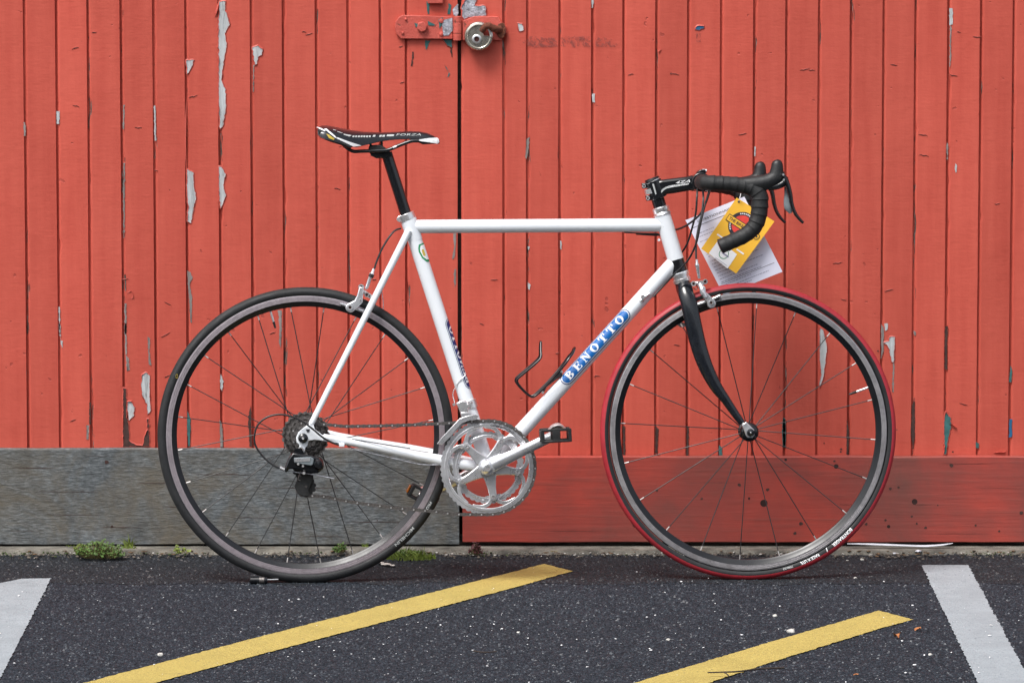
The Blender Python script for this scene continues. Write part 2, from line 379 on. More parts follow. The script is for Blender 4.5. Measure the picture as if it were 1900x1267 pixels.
def prism(poly, y0, y1):
    """poly: (x,z) points; extruded between y0 and y1"""
    n = len(poly); vs = [Vector((x, y0, z)) for x, z in poly] + [Vector((x, y1, z)) for x, z in poly]
    fs = [tuple(range(n)), tuple(range(2 * n - 1, n - 1, -1))] + [(i, (i + 1) % n, n + (i + 1) % n, n + i) for i in range(n)]
    return vs, fs
def pxprism(pts, w, th):
    P = [V(x, y, w) for x, y in pts]; return prism([(p.x, p.z) for p in P], -w - th / 2, -w + th / 2)
def annulus(c, outer, inner, y0, y1):
    """outer/inner: equal-length lists of radii at equal angles"""
    n = len(outer); vs = []
    for y in (y0, y1):
        for rs in (outer, inner):
            for k in range(n):
                a = 2 * math.pi * k / n; vs.append(Vector((c[0] + rs[k] * math.cos(a), y, c[2] + rs[k] * math.sin(a))))
    fs = []
    for k in range(n):
        j = (k + 1) % n
        fs += [(k, j, n + j, n + k), (2 * n + k, 3 * n + k, 3 * n + j, 2 * n + j), (k, 2 * n + k, 2 * n + j, j), (n + k, n + j, 3 * n + j, 3 * n + k)]
    return vs, fs
def box(c, s, rot=None):
    hx, hy, hz = s[0] / 2, s[1] / 2, s[2] / 2; c = Vector(c)
    vs = [Vector((x, y, z)) for x in (-hx, hx) for y in (-hy, hy) for z in (-hz, hz)]
    if rot is not None: vs = [rot @ v for v in vs]
    return [c + v for v in vs], [(0, 1, 3, 2), (4, 6, 7, 5), (0, 4, 5, 1), (2, 3, 7, 6), (0, 2, 6, 4), (1, 5, 7, 3)]
def rotm(a, ax='Y'): return Matrix.Rotation(a, 3, ax)
_dg = None
def text_geo(s, size=1.0, shear=0.0, spacing=1.0, bold=0.0):
    """letter outlines as flat triangles in the xy plane, centred"""
    c = bpy.data.curves.new('t', 'FONT'); c.body = s; c.size = size; c.shear = shear; c.space_character = spacing; c.offset = bold
    c.align_x = 'CENTER'; c.align_y = 'CENTER'; c.resolution_u = 3
    o = bpy.data.objects.new('t', c); COL.objects.link(o)
    me = bpy.data.meshes.new_from_object(o.evaluated_get(bpy.context.evaluated_depsgraph_get()))
    vs = [v.co.copy() for v in me.vertices]; fs = [tuple(p.vertices) for p in me.polygons]
    bpy.data.objects.remove(o); bpy.data.curves.remove(c); bpy.data.meshes.remove(me)
    return vs, fs
def refine(g, maxlen, rounds=4):
    bm = bmesh.new(); vv = [bm.verts.new(v) for v in g[0]]
    for f in g[1]:
        try: bm.faces.new([vv[i] for i in f])
        except ValueError: pass
    bmesh.ops.triangulate(bm, faces=bm.faces)
    for _ in range(rounds):
        es = [e for e in bm.edges if e.calc_length() > maxlen]
        if not es: break
        bmesh.ops.subdivide_edges(bm, edges=es, cuts=1); bmesh.ops.triangulate(bm, faces=bm.faces)
    bm.verts.ensure_lookup_table(); bm.verts.index_update()
    r = [v.co.copy() for v in bm.verts], [tuple(v.index for v in f.verts) for f in bm.faces]; bm.free(); return r
def warp(g, fn): return [fn(v) for v in g[0]], g[1], (g[2] if len(g) > 2 else None)
exec_parts = []

# ------------------------------------------------------------------ the setting
obj('added_unseen_building', box((0, -26, 3.4), (60, 6, 6.8)), simple('added_building_brown', (0.10, 0.075, 0.06), 0.9, 0, 0.4, scale=3), kind='structure')  # unseen block added behind the camera to darken reflections and horizon light
ground = obj('ground', ([(-60, -60, 0), (60, -60, 0), (60, 60, 0), (-60, 60, 0)], [(0, 1, 2, 3)]), M_ASPH, kind='structure')
def strip_geo(x0, x1, ya, yb, z, n=160, ja=0.0, jb=0.0, seed=0):
    vs, fs = [], []
    for i in range(n + 1):
        x = x0 + (x1 - x0) * i / n
        na = noise.fractal(Vector((x * 9, seed, 0)), 1, 2, 4); nb = noise.fractal(Vector((x * 9, seed + 9, 0)), 1, 2, 4)
        vs += [Vector((x, ya + na * ja, z)), Vector((x, yb + nb * jb, z))]
    for i in range(n): fs.append((2 * i, 2 * i + 2, 2 * i + 3, 2 * i + 1))
    return vs, fs
obj('tarmac_edge', strip_geo(-3.2, 3.2, -0.045, 0.42, 0.0012, 700, 0.045, 0.0, 3), M_GUTTER, kind='structure')
cs = strip_geo(-3.2, 3.2, 0.392, 1.0, 0.011, 300, 0.012, 0, 5)
cv = cs[0]; nn = len(cv)
low = [Vector((v.x, v.y - 0.006, 0.0)) for v in cv[0::2]]
obj('concrete_sill', (cv + low, cs[1] + [(2 * i, nn + i, nn + i + 1, 2 * i + 2) for i in range(len(low) - 1)]), M_CONC, kind='structure')

STR = []
def stripe(pts, mat, label, z=0.0026, jit=0.004, seed=1):
    P = [G(x, y, z) for x, y in pts]; out = []; STR.append([(p.x, p.y) for p in P])
    for i, a in enumerate(P):
        b = P[(i + 1) % len(P)]; L = (b - a).length; n = max(2, int(L / 0.008)); d = (b - a).normalized(); nrm = Vector((-d.y, d.x, 0))
        for k in range(n):
            q = a + (b - a) * (k / n); j = noise.fractal(Vector((q.x * 60, q.y * 60, seed)), 1, 2, 3) * jit
            out.append(q + nrm * j * (0 if k == 0 else 1))
    geo = (out, [tuple(range(len(out)))])
    o = obj('painted_stripe', geo, mat, ground, label=label)
    bm = bmesh.new(); bm.from_mesh(o.data); bmesh.ops.triangulate(bm, faces=bm.faces); bm.to_mesh(o.data); bm.free()
    return o
stripe([(1010, 1045.5), (1063, 1059), (1018, 1071), (960, 1087.7), (480, 1214), (284, 1267), (190, 1292), (57, 1292), (152, 1267), (480, 1181), (850, 1086)], M_YEL, 'long yellow painted stripe reaching towards the crank', seed=2)
stripe([(1630, 1132), (1695, 1148.5), (1640, 1163), (1430, 1228), (1312, 1267), (1230, 1292), (1090, 1292), (1174, 1267), (1440, 1187)], M_YEL, 'short yellow painted stripe at the lower right', seed=3)
stripe([(1710, 1047.5), (1796, 1047.5), (1830, 1110), (1946, 1327), (1844, 1327)], M_WHT, 'white parking line right of the bicycle', seed=4)
stripe([(40, 1073), (95, 1072), (57, 1147), (-14, 1285), (-150, 1285), (-40, 1090), (0, 1081)], M_WHT, 'white parking line at the left edge', seed=5)

# --- doors
YB, YP = 0.478, 0.452            # face of the boards, face of the kick planks
dark = obj('dark_interior_box', box((0, 1.6, 1.6), (7.0, 1.9, 3.6)), M_DARK, kind='structure')  # box standing in for the unlit interior, its darkness put into the colour
jl = [44, 103.5, 162, 223.5, 284, 343.5, 405.5, 465, 524.5, 586, 644.6, 704.3, 752.6]
jr = [934, 978, 1038.3, 1099, 1157, 1218, 1277, 1338, 1399.6, 1459, 1519.8, 1579, 1639.8, 1699, 1760, 1820.5, 1881]
def bx(px): return W(px, 0, YB).x
GAPL, GAPR = bx(849.0), bx(855.3)
def board_geo(xl, xr, z0, z1, seed, tongue=0.006):
    vs, fs, ed = [], [], []; n = int((z1 - z0) / 0.012)
    prof_n = 8
    for i in range(n + 1):
        z = z0 + (z1 - z0) * i / n
        f1 = noise.fractal(Vector((seed * 3.1, z * 16, 0)), 1, 2, 4); f2 = noise.fractal(Vector((seed * 3.1 + 50, z * 16, 0)), 1, 2, 4)
        bow = noise.noise(Vector((seed * 1.7, z * 1.1, 4))) * 0.0012
        nick = max(0, noise.noise(Vector((seed * 9.7, z * 30, 2))) - 0.28) * 0.008
        l = xl + f1 * 0.0004 + bow * .6 + nick * .7; r = xr + f2 * 0.0003 + bow * .6
        y = YB + noise.noise(Vector((seed, 7, 7))) * 0.0009
        dp = 0.0085 + 0.0040 * noise.noise(Vector((seed * 5.3, z * 2.3, 9)))
        row = [(l - tongue, y + dp + 0.0004, 0.8), (l, y + dp, 1), (l + 0.0012, y + 0.0034, 1), (l + 0.0056, y + 0.0002, 0.9), (l + 0.012, y, 0.35), (r - 0.008, y, 0.2), (r - 0.0008, y + 0.0002, 0.9), (r, y + 0.020, 1)]
        for x, yy, e in row: vs.append(Vector((x, yy, z))); ed.append(e)
    for i in range(n):
        for k in range(prof_n - 1):
            a = i * prof_n + k; fs.append((a, a + 1, a + prof_n + 1, a + prof_n))
    return vs, fs, ed
def add_board(parent, xl, xr, z0, seed, tongue=0.006):
    g = board_geo(xl, xr, z0, 2.25, seed, tongue)
    o = obj('board', (g[0], g[1]), M_BOARD, parent, ang=25)
    at = o.data.attributes.new('edge', 'FLOAT', 'POINT'); at.data.foreach_set('value', g[2])
    return o
dl = empty('garage_door', (bx(400), YB, 0), label='left door leaf of red boards above an unpainted grey plank', cat='door', group='garage door leaves')
dr = empty('garage_door', (bx(1400), YB, 0), label='right door leaf of red boards above a red painted plank', cat='door', group='garage door leaves')
dl.matrix_world; 
def door_obj(door, *a, **k):
    o = obj(*a, parent=door, **k); o.location = -Vector(door.location); return o
GW = 0.0036
sp = (jl[1] - jl[0])
xs = [bx(jl[0] - sp * k) for k in range(9, 0, -1)] + [bx(v) for v in jl] + [GAPL + GW]
for i in range(len(xs) - 1):
    o = add_board(dl, xs[i] + GW / 2, xs[i + 1] - GW / 2 - (GW / 2 if i == len(xs) - 2 else 0), 0.18, i + 1); o.location = -Vector(dl.location)
xs = [GAPR - GW / 2] + [bx(v) for v in jr] + [bx(jr[-1] + 60.7 * k) for k in range(1, 10)]
for i in range(len(xs) - 1):
    o = add_board(dr, xs[i] + GW / 2, xs[i + 1] - GW / 2, 0.18, 60 + i, 0.006 if i else 0.0001); o.location = -Vector(dr.location)
def plank_geo(x0, x1, z0, z1, y0, th, seed, jit=0.0012):
    n = int((x1 - x0) / 0.02); vs, fs = [], []
    for i in range(n + 1):
        x = x0 + (x1 - x0) * i / n
        t_ = noise.fractal(Vector((x * 6, seed, 1)), 1, 2, 5) * jit; b_ = noise.fractal(Vector((x * 6, seed, 8)), 1, 2, 5) * jit
        for y, z in ((y0 + th, z0 + b_), (y0 + 0.0015, z0 + b_), (y0, z0 + b_ + 0.0015), (y0, z1 + t_ - 0.002), (y0 + 0.002, z1 + t_), (y0 + th, z1 + t_)): vs.append(Vector((x, y, z)))
    for i in range(n):
        for k in range(5):
            a = i * 6 + k; fs.append((a, a + 1, a + 7, a + 6))
    fs += [tuple(range(6)), tuple(range(n * 6 + 5, n * 6 - 1, -1))]
    return vs, fs
zt_l = W(400, 833, YP).z; zt_r = W(1400, 847, YP).z; zb = W(400, 1010, YP).z; zbr = W(1400, 1005.5, YP).z
door_obj(dl, 'plank', plank_geo(bx(jl[0] - sp * 9), bx(851) , zb, zt_l, YP, 0.024, 2), M_GREYW, label='bare weathered grey plank')
door_obj(dr, 'plank', plank_geo(bx(857.5), bx(jr[-1] + 60.7 * 9), zbr, zt_r, YP - 0.001, 0.024, 5), M_PLANKR, label='faded red plank with dark knots')

door_obj(dl, 'gap_shade_strip', box(((GAPL + GAPR) / 2, YB + .020, 1.2), (.03, .006, 2.1)), M_CRACK)  # strip added behind the door gap, its colour giving the gap's dark shade
# --- peeled places: recessed bare surface with a lip of lifted paint round it
def zoomed(x0, y0, s, pts): return [(x0 + x / s, y0 + y / s) for x, y in pts]
def fuzz(P, step, jit, seed):
    out = []
    for i, a in enumerate(P):
        b = P[(i + 1) % len(P)]; L = (b - a).length; n = max(1, int(L / step)); d = (b - a).normalized() if L else Vector((1, 0, 0)); nr = Vector((-d.z, 0, d.x))
        for k in range(n):
            q = a + (b - a) * k / n; out.append(q + nr * noise.fractal(Vector((q.x * 160, q.z * 160, seed)), 1, 2, 4) * jit * 1.5)
    return out
def peel(pts, mat, lip=True, name='peeled_patch', y=None, jit=0.0012, label=None, tri=None):
    P = [W(x, y_, YB) for x, y_ in pts]
    door = dl if sum(p.x for p in P) / len(P) < (GAPL + GAPR) / 2 else dr
    P = fuzz(P, 0.0025, jit, len(pts)); n = len(P)
    cen = sum(P, Vector()) / n
    yy = (YB - 0.0011) if y is None else y
    area = sum(P[i].x * P[(i + 1) % n].z - P[(i + 1) % n].x * P[i].z for i in range(n)); sg = 1 if area > 0 else -1
    base = [Vector((p.x, yy, p.z)) for p in P]; vs = list(base); fs = [tuple(range(n))]; ms = [0]
    if lip and (max(p.x for p in P) - min(p.x for p in P)) > 0.0135:
        inn, out = [], []
        for i in range(n):
            d = (P[(i + 1) % n] - P[i - 1]).normalized(); nr = Vector((d.z, 0, -d.x)) * sg
            h = 0.0007 + 0.0042 * max(0, noise.noise(Vector((P[i].x * 60, P[i].z * 60, 3)))) 
            inn.append(Vector((P[i].x, yy - h, P[i].z))); q = P[i] + nr * 0.0024; out.append(Vector((q.x, yy + 0.0006, q.z)))
        k = len(vs); vs += inn + out
        for i in range(n):
            j = (i + 1) % n; fs += [(i, j, k + j, k + i), (k + i, k + j, k + n + j, k + n + i)]; ms += [1, 1]
    o = door_obj(door, name, (vs, fs, ms), [mat, M_REDF], label=label)
    bm = bmesh.new(); bm.from_mesh(o.data); bmesh.ops.triangulate(bm, faces=[f for f in bm.faces if len(f.verts) > 4]); bm.to_mesh(o.data); bm.free()
    return o
A = lambda p: zoomed(0, 0, 3.958, p)
B = lambda p: zoomed(0, 300, 3.958, p)
C = lambda p: zoomed(0, 600, 3.958, p)
D = lambda p: zoomed(1420, 600, 3.958, p)
E = lambda p: zoomed(1420, 0, 3.958, p)
FZ = lambda p: zoomed(960, 0, 3.958, p)
H = lambda p: zoomed(700, 0, 5.278, p)
K = lambda p: zoomed(460, 0, 5.28, p)
T = lambda p: zoomed(780, 400, 5.279, p)
E2 = lambda p: zoomed(1420, 300, 3.958, p)
PW, PG, PT, PB, PC = M_PRIMER, M_GREYP2, M_TEAL, M_BLUEP, M_CRACK
for pts, m in [
    (A([(1368, 443), (1425, 443), (1400, 510), (1375, 545)]), PW),
    (A([(1610, 15), (1655, 10), (1655, 80), (1688, 180), (1650, 245), (1665, 330), (1640, 470), (1625, 590), (1655, 660), (1660, 790), (1635, 930), (1615, 950), (1608, 800), (1607, 500), (1606, 200)]), PW),
    (K([(45, 470), (95, 450), (140, 480), (138, 535), (100, 565), (85, 625), (65, 640), (55, 560)]), PW),
    (K([(52, 640), (64, 640), (58, 900), (48, 900)]), PG),
    (A([(415, 815), (438, 815), (435, 910), (418, 912)]), PW), (A([(1130, 775), (1142, 775), (1148, 1035), (1135, 1035)]), PW),
    (A([(172, 900), (186, 900), (188, 1000), (176, 1000)]), PG), (A([(903, 770), (915, 770), (912, 950), (902, 950)]), PG),
    (B([(1375, 55), (1418, 80), (1422, 180), (1440, 250), (1415, 380), (1405, 450), (1375, 440), (1385, 350), (1375, 230)]), PW),
    (B([(1608, 35), (1630, 40), (1655, 95), (1640, 170), (1658, 250), (1620, 345), (1610, 230), (1607, 100)]), PW),
    (B([(430, 1065), (440, 1065), (445, 1267), (436, 1267)]), PW),
    (B([(1375, 800), (1400, 810), (1415, 850), (1395, 900), (1410, 1000), (1408, 1180), (1398, 1180), (1385, 950)]), PG),
    (B([(905, 10), (918, 10), (915, 560), (905, 560)]), PG), (B([(915, 1040), (928, 1040), (930, 1267), (915, 1267)]), PG),
    (C([(433, 0), (443, 0), (446, 125), (462, 128), (458, 185), (446, 140)]), PW),
    (C([(1085, 95), (1103, 110), (1098, 200), (1112, 310), (1092, 300)]), PG),
    (C([(1045, 375), (1070, 360), (1098, 380), (1100, 560), (1108, 640), (1085, 665), (1078, 590), (1042, 520), (1038, 440)]), PW),
    (C([(935, 570), (965, 570), (988, 620), (980, 680), (950, 710), (932, 690)]), PW),
    (C([(925, 235), (945, 250), (950, 340), (930, 350)]), PG), (C([(917, 0), (930, 0), (932, 230), (920, 230)]), PG),
    (C([(905, 470), (925, 480), (930, 620), (945, 760), (950, 860), (1000, 890), (1050, 895), (1065, 820), (1085, 780), (1080, 700), (1092, 700), (1098, 900), (905, 905)]), PC),
    (C([(635, 745), (655, 745), (650, 850), (635, 850)]), PG), (C([(655, 580), (668, 580), (665, 740), (656, 740)]), PC),
    (C([(1620, 370), (1640, 420), (1630, 500), (1617, 470)]), PW), (C([(1378, 640), (1400, 700), (1395, 900), (1382, 900), (1375, 760)]), PT),
    (C([(1612, 700), (1632, 740), (1640, 905), (1618, 905)]), PG), (C([(1822, 680), (1842, 600), (1850, 900), (1832, 905)]), PC),
    (D([(400, 30), (425, 50), (452, 170), (440, 290), (425, 400), (400, 470), (395, 440), (412, 380), (400, 250), (400, 120)]), PW),
    (D([(870, 140), (905, 130), (915, 95), (950, 97), (945, 280), (930, 285), (905, 185), (890, 150)]), PW),
    (D([(938, 280), (948, 290), (942, 500), (930, 500)]), PG), (D([(870, 0), (900, 0), (900, 40), (880, 55)]), PW),
    (D([(848, 0), (868, 30), (868, 200), (850, 260)]), PG),
    (D([(1325, 645), (1360, 700), (1365, 760), (1340, 850), (1330, 960), (1315, 960), (1315, 700)]), PT),
    (D([(1790, 700), (1812, 700), (1812, 830), (1790, 835)]), PB), (D([(1545, 870), (1570, 880), (1565, 915), (1545, 910)]), PT),
    (D([(130, 690), (148, 700), (152, 800), (148, 900), (128, 910), (122, 800)]), PT), (D([(1800, 290), (1812, 350), (1806, 430), (1792, 430)]), PT),
    (D([(1318, 20), (1338, 20), (1335, 340), (1318, 340)]), PC), (D([(1075, 600), (1095, 540), (1098, 820), (1082, 960), (1072, 800)]), PC),
    (D([(598, 700), (614, 780), (612, 960), (596, 960)]), PC), (D([(1090, 50), (1108, 60), (1105, 90), (1092, 88)]), PG),
    (E([(1350, 62), (1375, 62), (1375, 180), (1352, 190)]), PW), (E([(1355, 190), (1368, 190), (1362, 450), (1352, 500)]), PG),
    (E([(1393, 1200), (1408, 1210), (1404, 1267), (1394, 1267)]), PW), (E([(1332, 1050), (1342, 1050), (1340, 1170), (1330, 1170)]), PG),
    (FZ([(1308, 205), (1320, 190), (1365, 195), (1370, 208), (1340, 220), (1312, 217)]), PB),
    (FZ([(548, 690), (568, 690), (568, 755), (552, 755)]), PW), (FZ([(1740, 1075), (1752, 1080), (1748, 1150), (1740, 1145)]), PW),
    (FZ([(66, 1020), (88, 1010), (82, 1100), (70, 1170), (58, 1160)]), PG), (FZ([(545, 0), (562, 0), (555, 60), (545, 60)]), PW),
    (H([(825, 75), (862, 0), (975, 0), (945, 60), (1060, 60), (1068, 150), (900, 168), (850, 195), (830, 150)]), M_GALV),
    (H([(740, 95), (790, 40), (795, 140), (770, 165), (745, 150)]), M_GALV),
    (H([(1375, 230), (1420, 235), (1435, 300), (1390, 310)]), PW),
    (H([(470, 395), (520, 400), (480, 490), (468, 440)]), PT), (H([(640, 385), (735, 390), (728, 465), (690, 450)]), PT),
    (H([(658, 635), (712, 720), (690, 760), (700, 715)]), PT), (H([(480, 20), (515, 20), (510, 140), (495, 140)]), PT), (H([(700, 30), (730, 60), (712, 140), (685, 140)]), PT),
    (H([(342, 510), (356, 510), (345, 650), (330, 650)]), PC), (H([(712, 460), (728, 470), (738, 560), (728, 560)]), PC),
    (T([(320, 170), (350, 170), (345, 300), (340, 380), (320, 430), (310, 420), (330, 300)]), PG), (T([(330, 530), (350, 520), (345, 680), (330, 720)]), PG),
    (T([(1050, 650), (1080, 680), (1070, 730), (1055, 720)]), PW), (T([(1368, 240), (1382, 250), (1380, 335), (1370, 330)]), PW),
    (T([(1052, 300), (1066, 300), (1062, 340), (1054, 340)]), PW),
    (zoomed(280, 510, 5.07, [(1195, 330), (1228, 330), (1230, 560), (1222, 690), (1205, 640), (1210, 500)]), PG),
    (zoomed(1100, 790, 4.223, [(232, 0), (250, 0), (255, 235), (238, 235)]), PC), (zoomed(1100, 790, 4.223, [(490, 0), (515, 20), (505, 210), (488, 210)]), PC),
    (zoomed(1100, 790, 4.223, [(735, 0), (752, 10), (748, 240), (732, 240)]), PC), (zoomed(1100, 790, 4.223, [(985, 140), (1015, 180), (1015, 240), (992, 240)]), PT),
    (zoomed(1340, 740, 10.56, [(1190, 380), (1235, 400), (1240, 880), (1195, 960), (1185, 600)]), PT),
]:
    peel(pts, m)
for pts in [FZ([(0, 300), (70, 300), (85, 268), (280, 280), (295, 345), (90, 350), (60, 330)]), FZ([(318, 268), (540, 268), (540, 345), (420, 350), (318, 340)]), FZ([(570, 268), (690, 285), (740, 335), (720, 345), (575, 345)]), FZ([(1310, 240), (1350, 240), (1345, 310), (1312, 310)])]:
    peel(pts, M_STAIN, False, 'scrawl_trace', YB - .0014)
# lifted curls of paint
def curl(pts, w, h, door):
    P = smooth_path([W(x, y, YB) for x, y in pts], 4); vs, fs = [], []
    for i, p in enumerate(P):
        t_ = i / (len(P) - 1); k = math.sin(math.pi * min(1, t_ * 1.1)) * 0.9 + 0.1
        vs += [Vector((p.x - w * k / 2, YB - 0.0006, p.z)), Vector((p.x, YB - h * k, p.z)), Vector((p.x + w * k / 2, YB - h * k * 1.5, p.z)), Vector((p.x + w * k / 2, YB - h * k * 1.5 + 0.0006, p.z))]
    for i in range(len(P) - 1):
        for q in range(3): a = i * 4 + q; fs.append((a, a + 1, a + 5, a + 4))
    door_obj(door, 'paint_curl', (vs, fs), M_REDF)
curl([(407, 2), (403, 15), (400, 26), (399, 34)], 0.005, 0.004, dl)
curl([(1760, 785), (1766, 788), (1772, 792), (1776, 793)], 0.005, 0.005, dr)
curl([(1842, 840), (1852, 838), (1862, 838), (1868, 836)], 0.004, 0.004, dr)
curl([(346, 180), (344, 260), (347, 340)], 0.003, 0.002, dl)
curl([(235, 545), (243, 540), (246, 552), (238, 556)], 0.003, 0.002, dl)
curl([(1228, 92), (1222, 95), (1224, 102)], 0.003, 0.002, dr)
rnd = random.Random(5)
def crack(px, py, door, L=9, ang=0.0):
    a = W(px, py, YB); pts = [a]
    for k in range(5):
        a = a + Vector((math.cos(ang + rnd.uniform(-.5, .5)) * L * PX / 4, 0, math.sin(ang + rnd.uniform(-.5, .5)) * L * PX / 4)); pts.append(a)
    vs, fs = [], []
    for i, p in enumerate(pts):
        w_ = 0.0005 * math.sin(math.pi * (i + 0.3) / (len(pts) - 0.4)) + 0.0002
        vs += [Vector((p.x, YB - 0.0010, p.z - w_)), Vector((p.x, YB - 0.0010, p.z + w_)), Vector((p.x, YB - 0.0014, p.z + w_ * 2.0)), Vector((p.x, YB - 0.0008, p.z + w_ * 3))]
    ms = []
    for i in range(len(pts) - 1):
        for q in range(3): fs.append((i * 4 + q, i * 4 + q + 1, i * 4 + q + 5, i * 4 + q + 4)); ms.append(0 if q == 0 else 1)
    door_obj(door, 'paint_crack', (vs, fs, ms), [M_CRACK, M_REDF])
for x, y in [(133, 93), (135, 196), (250, 237), (170, 62), (286, 317), (350, 182), (298, 625), (560, 60), (566, 65), (740, 88), (742, 155), (620, 350), (500, 620), (305, 700), (130, 782), (690, 520), (225, 520), (305, 560)]:
    crack(x, y, dl, rnd.uniform(6, 16), rnd.uniform(-.3, .3))
for x, y in [(1165, 140), (1245, 138), (1484, 131), (1500, 130), (1652, 120), (1775, 60), (1805, 68), (1640, 540), (1545, 490), (1760, 140), (1704, 250), (1705, 288), (1900, 410), (1370, 250), (1250, 640), (1030, 655), (890, 600), (1560, 555), (1780, 748), (910, 520), (1845, 378), (1100, 700)]:
    crack(x, y, dr, rnd.uniform(6, 18), rnd.uniform(-.4, .4))
def hole(px, py, r, door, y=None, name='nail_hole'):
    yy = YB - 0.0012 if y is None else y; c = W(px, py, yy)
    vs = [Vector((c.x + math.cos(a) * r * rnd.uniform(.7, 1.2), yy, c.z + math.sin(a) * r * rnd.uniform(.6, 1.1))) for a in [k * math.pi / 4 for k in range(8)]]
    door_obj(door, name, (vs, [tuple(range(8))]), M_CRACK)
for x, y, r in [(198, 857, 4.5), (208, 977, 3.2), (700, 965, 1.5)]: hole(x, y, r * PX, dl, YP - 0.0006)
for x, y, r in [(1486, 971, 4), (1475, 989, 4), (1372, 899, 3.5), (1424, 908, 4), (1302, 925, 2.8), (1652, 906, 2.8), (1667, 904, 2.5), (1607, 972, 3), (1717, 979, 3), (1643, 965, 2.5), (1768, 838, 2), (1765, 863, 4), (1895, 951, 4), (1692, 958, 2.5), (1701, 971, 2.2), (1810, 974, 2.5), (1548, 855, 2.4), (1390, 924, 2.2), (1219, 910, 2.6), (1390, 925, 2), (1854, 985, 2.4), (1560, 838, 2), (1664, 797, 1.6), (1740, 937, 1.6)]:
    hole(x, y, r * PX, dr, YP - 0.0016, 'knot_hole')
for x, y, r in [(1245, 137, 1.8), (1629, 651, 1.8), (1561, 833, 2.2), (1529, 822, 1.5)]: hole(x, y, r * PX, dr)

def split(x0, y0, L, door, yy, wmax):
    a = W(x0, y0, yy); n = 14; vs, fs = [], []; sd_ = rnd.uniform(0, 99)
    for i in range(n + 1):
        t_ = i / n; z = a.z + .0015 * noise.noise(Vector((t_ * 5, sd_, 0))) ; w_ = wmax * (math.sin(math.pi * t_) ** .6 + .02) * (.6 + .8 * abs(noise.noise(Vector((t_ * 9, sd_, 4))))); vs += [Vector((a.x + L * PX * t_, yy, z - w_)), Vector((a.x + L * PX * t_, yy, z + w_))]
    for i in range(n): fs.append((2 * i, 2 * i + 2, 2 * i + 3, 2 * i + 1))
    door_obj(door, 'split', (vs, fs), M_CRACK)
for x, y, L in [(20, 868, 90), (150, 846, 60), (60, 912, 130), (255, 896, 70), (90, 955, 110), (10, 985, 70), (300, 940, 60), (360, 880, 120), (620, 857, 90), (500, 905, 150), (690, 885, 90), (420, 960, 100), (640, 968, 120), (760, 930, 80), (180, 978, 90), (560, 995, 80)]:
    split(x, y, L, dl, YP - .0006, rnd.uniform(.0003, .0008))
for x, y, L in [(900, 880, 110), (1010, 935, 90), (1130, 870, 70), (1265, 895, 120), (1558, 936, 24), (1475, 880, 60), (1690, 936, 40), (1740, 860, 110), (1800, 905, 90), (1700, 990, 150), (1000, 985, 120)]:
    split(x, y, L, dr, YP - .0016, rnd.uniform(.0002, .0005))
# --- hasp and padlock
hb = W(840, 52, YB)
hasp = empty('hasp', (hb.x, YB, hb.z), label='red painted iron hasp bolted across the gap between the doors', cat='hasp')
def wallpoly(pts, y0, y1):
    P = [W(x, y, YB) for x, y in pts]; return prism([(p.x - hb.x, p.z - hb.z) for p in P], y0 - YB, y1 - YB)
HH = lambda x, y: (700 + x / 5.278, y / 5.278)
obj('plate', wallpoly([HH(*p) for p in [(245, 150), (205, 175), (178, 220), (172, 270), (185, 330), (235, 380), (740, 382), (740, 165), (350, 150)]], YB - 0.010, YB - 0.001), M_IRON, hasp, bevel=0.0012, label='long rounded hinge plate')
obj('plate', wallpoly([HH(*p) for p in [(835, 205), (950, 162), (1080, 160), (1185, 165), (1215, 230), (1260, 255), (1268, 320), (1235, 365), (1210, 395), (835, 395)]], YB - 0.010, YB - 0.001), M_IRON, hasp, bevel=0.0012)
hg = wallpoly([HH(*p) for p in [(640, 200), (735, 175), (738, 300), (700, 345), (650, 350), (635, 260)]], YB - 0.0115, YB - 0.0102); obj('bare_patch', hg, M_GALV, hasp)
for a, b in ((160, 215), (220, 325), (330, 395)):
    p0 = W(*HH(785, a), YB); p1 = W(*HH(785, b), YB)
    obj('hinge_knuckle', cyl((p0.x - hb.x, -0.011, p0.z - hb.z), (p1.x - hb.x, -0.011, p1.z - hb.z), 0.0098, 20), M_IRON, hasp, bevel=0.0006)
for (x, y), r in (((440, 262), 0.0125), ((628, 205), 0.006), ((628, 335), 0.005), ((250, 322), 0.0035), ((280, 190), 0.0035)):
    p = W(*HH(x, y), YB)
    if r > 0.01:
        hx = [(p.x - hb.x + r * math.cos(k * math.pi / 3 + 0.3), p.z - hb.z + r * math.sin(k * math.pi / 3 + 0.3)) for k in range(6)]
        obj('bolt', prism(hx, -0.020, -0.009), M_IRON, hasp, bevel=0.0015)
    else: obj('bolt', lathe((p.x - hb.x, -0.010, p.z - hb.z), [(0, -0.004), (r * 0.8, -0.003), (r, 0)], 14), M_IRON, hasp)
for pts in ([(365, 225), (420, 240), (400, 270), (375, 260)], [(495, 205), (565, 240), (560, 252), (500, 250)], [(600, 190), (640, 170), (655, 215), (610, 280)]):
    obj('old_paint_spot', wallpoly([HH(*p) for p in pts], YB - 0.0112, YB - 0.0102), M_TEAL, hasp)
pr = W(*HH(1215, 300), YB)
rp = []
for k in range(22):
    a = 2 * math.pi * k / 22; r = 0.0135 * (1 + 0.25 * noise.noise(Vector((math.cos(a) * 2, math.sin(a) * 2, 1))))
    rp.append((pr.x - hb.x + r * 0.75 * math.cos(a), pr.z - hb.z + r * 1.35 * math.sin(a)))
obj('rusty_end', prism(rp, -0.013, -0.009), M_RUST, hasp, bevel=0.001)
s0 = W(*HH(1020, 300), YB); s1 = W(*HH(1075, 245), YB); s2 = W(*HH(1150, 280), YB); s3 = W(*HH(1200, 290), YB)
L_ = lambda p, y: Vector((p.x - hb.x, y, p.z - hb.z))
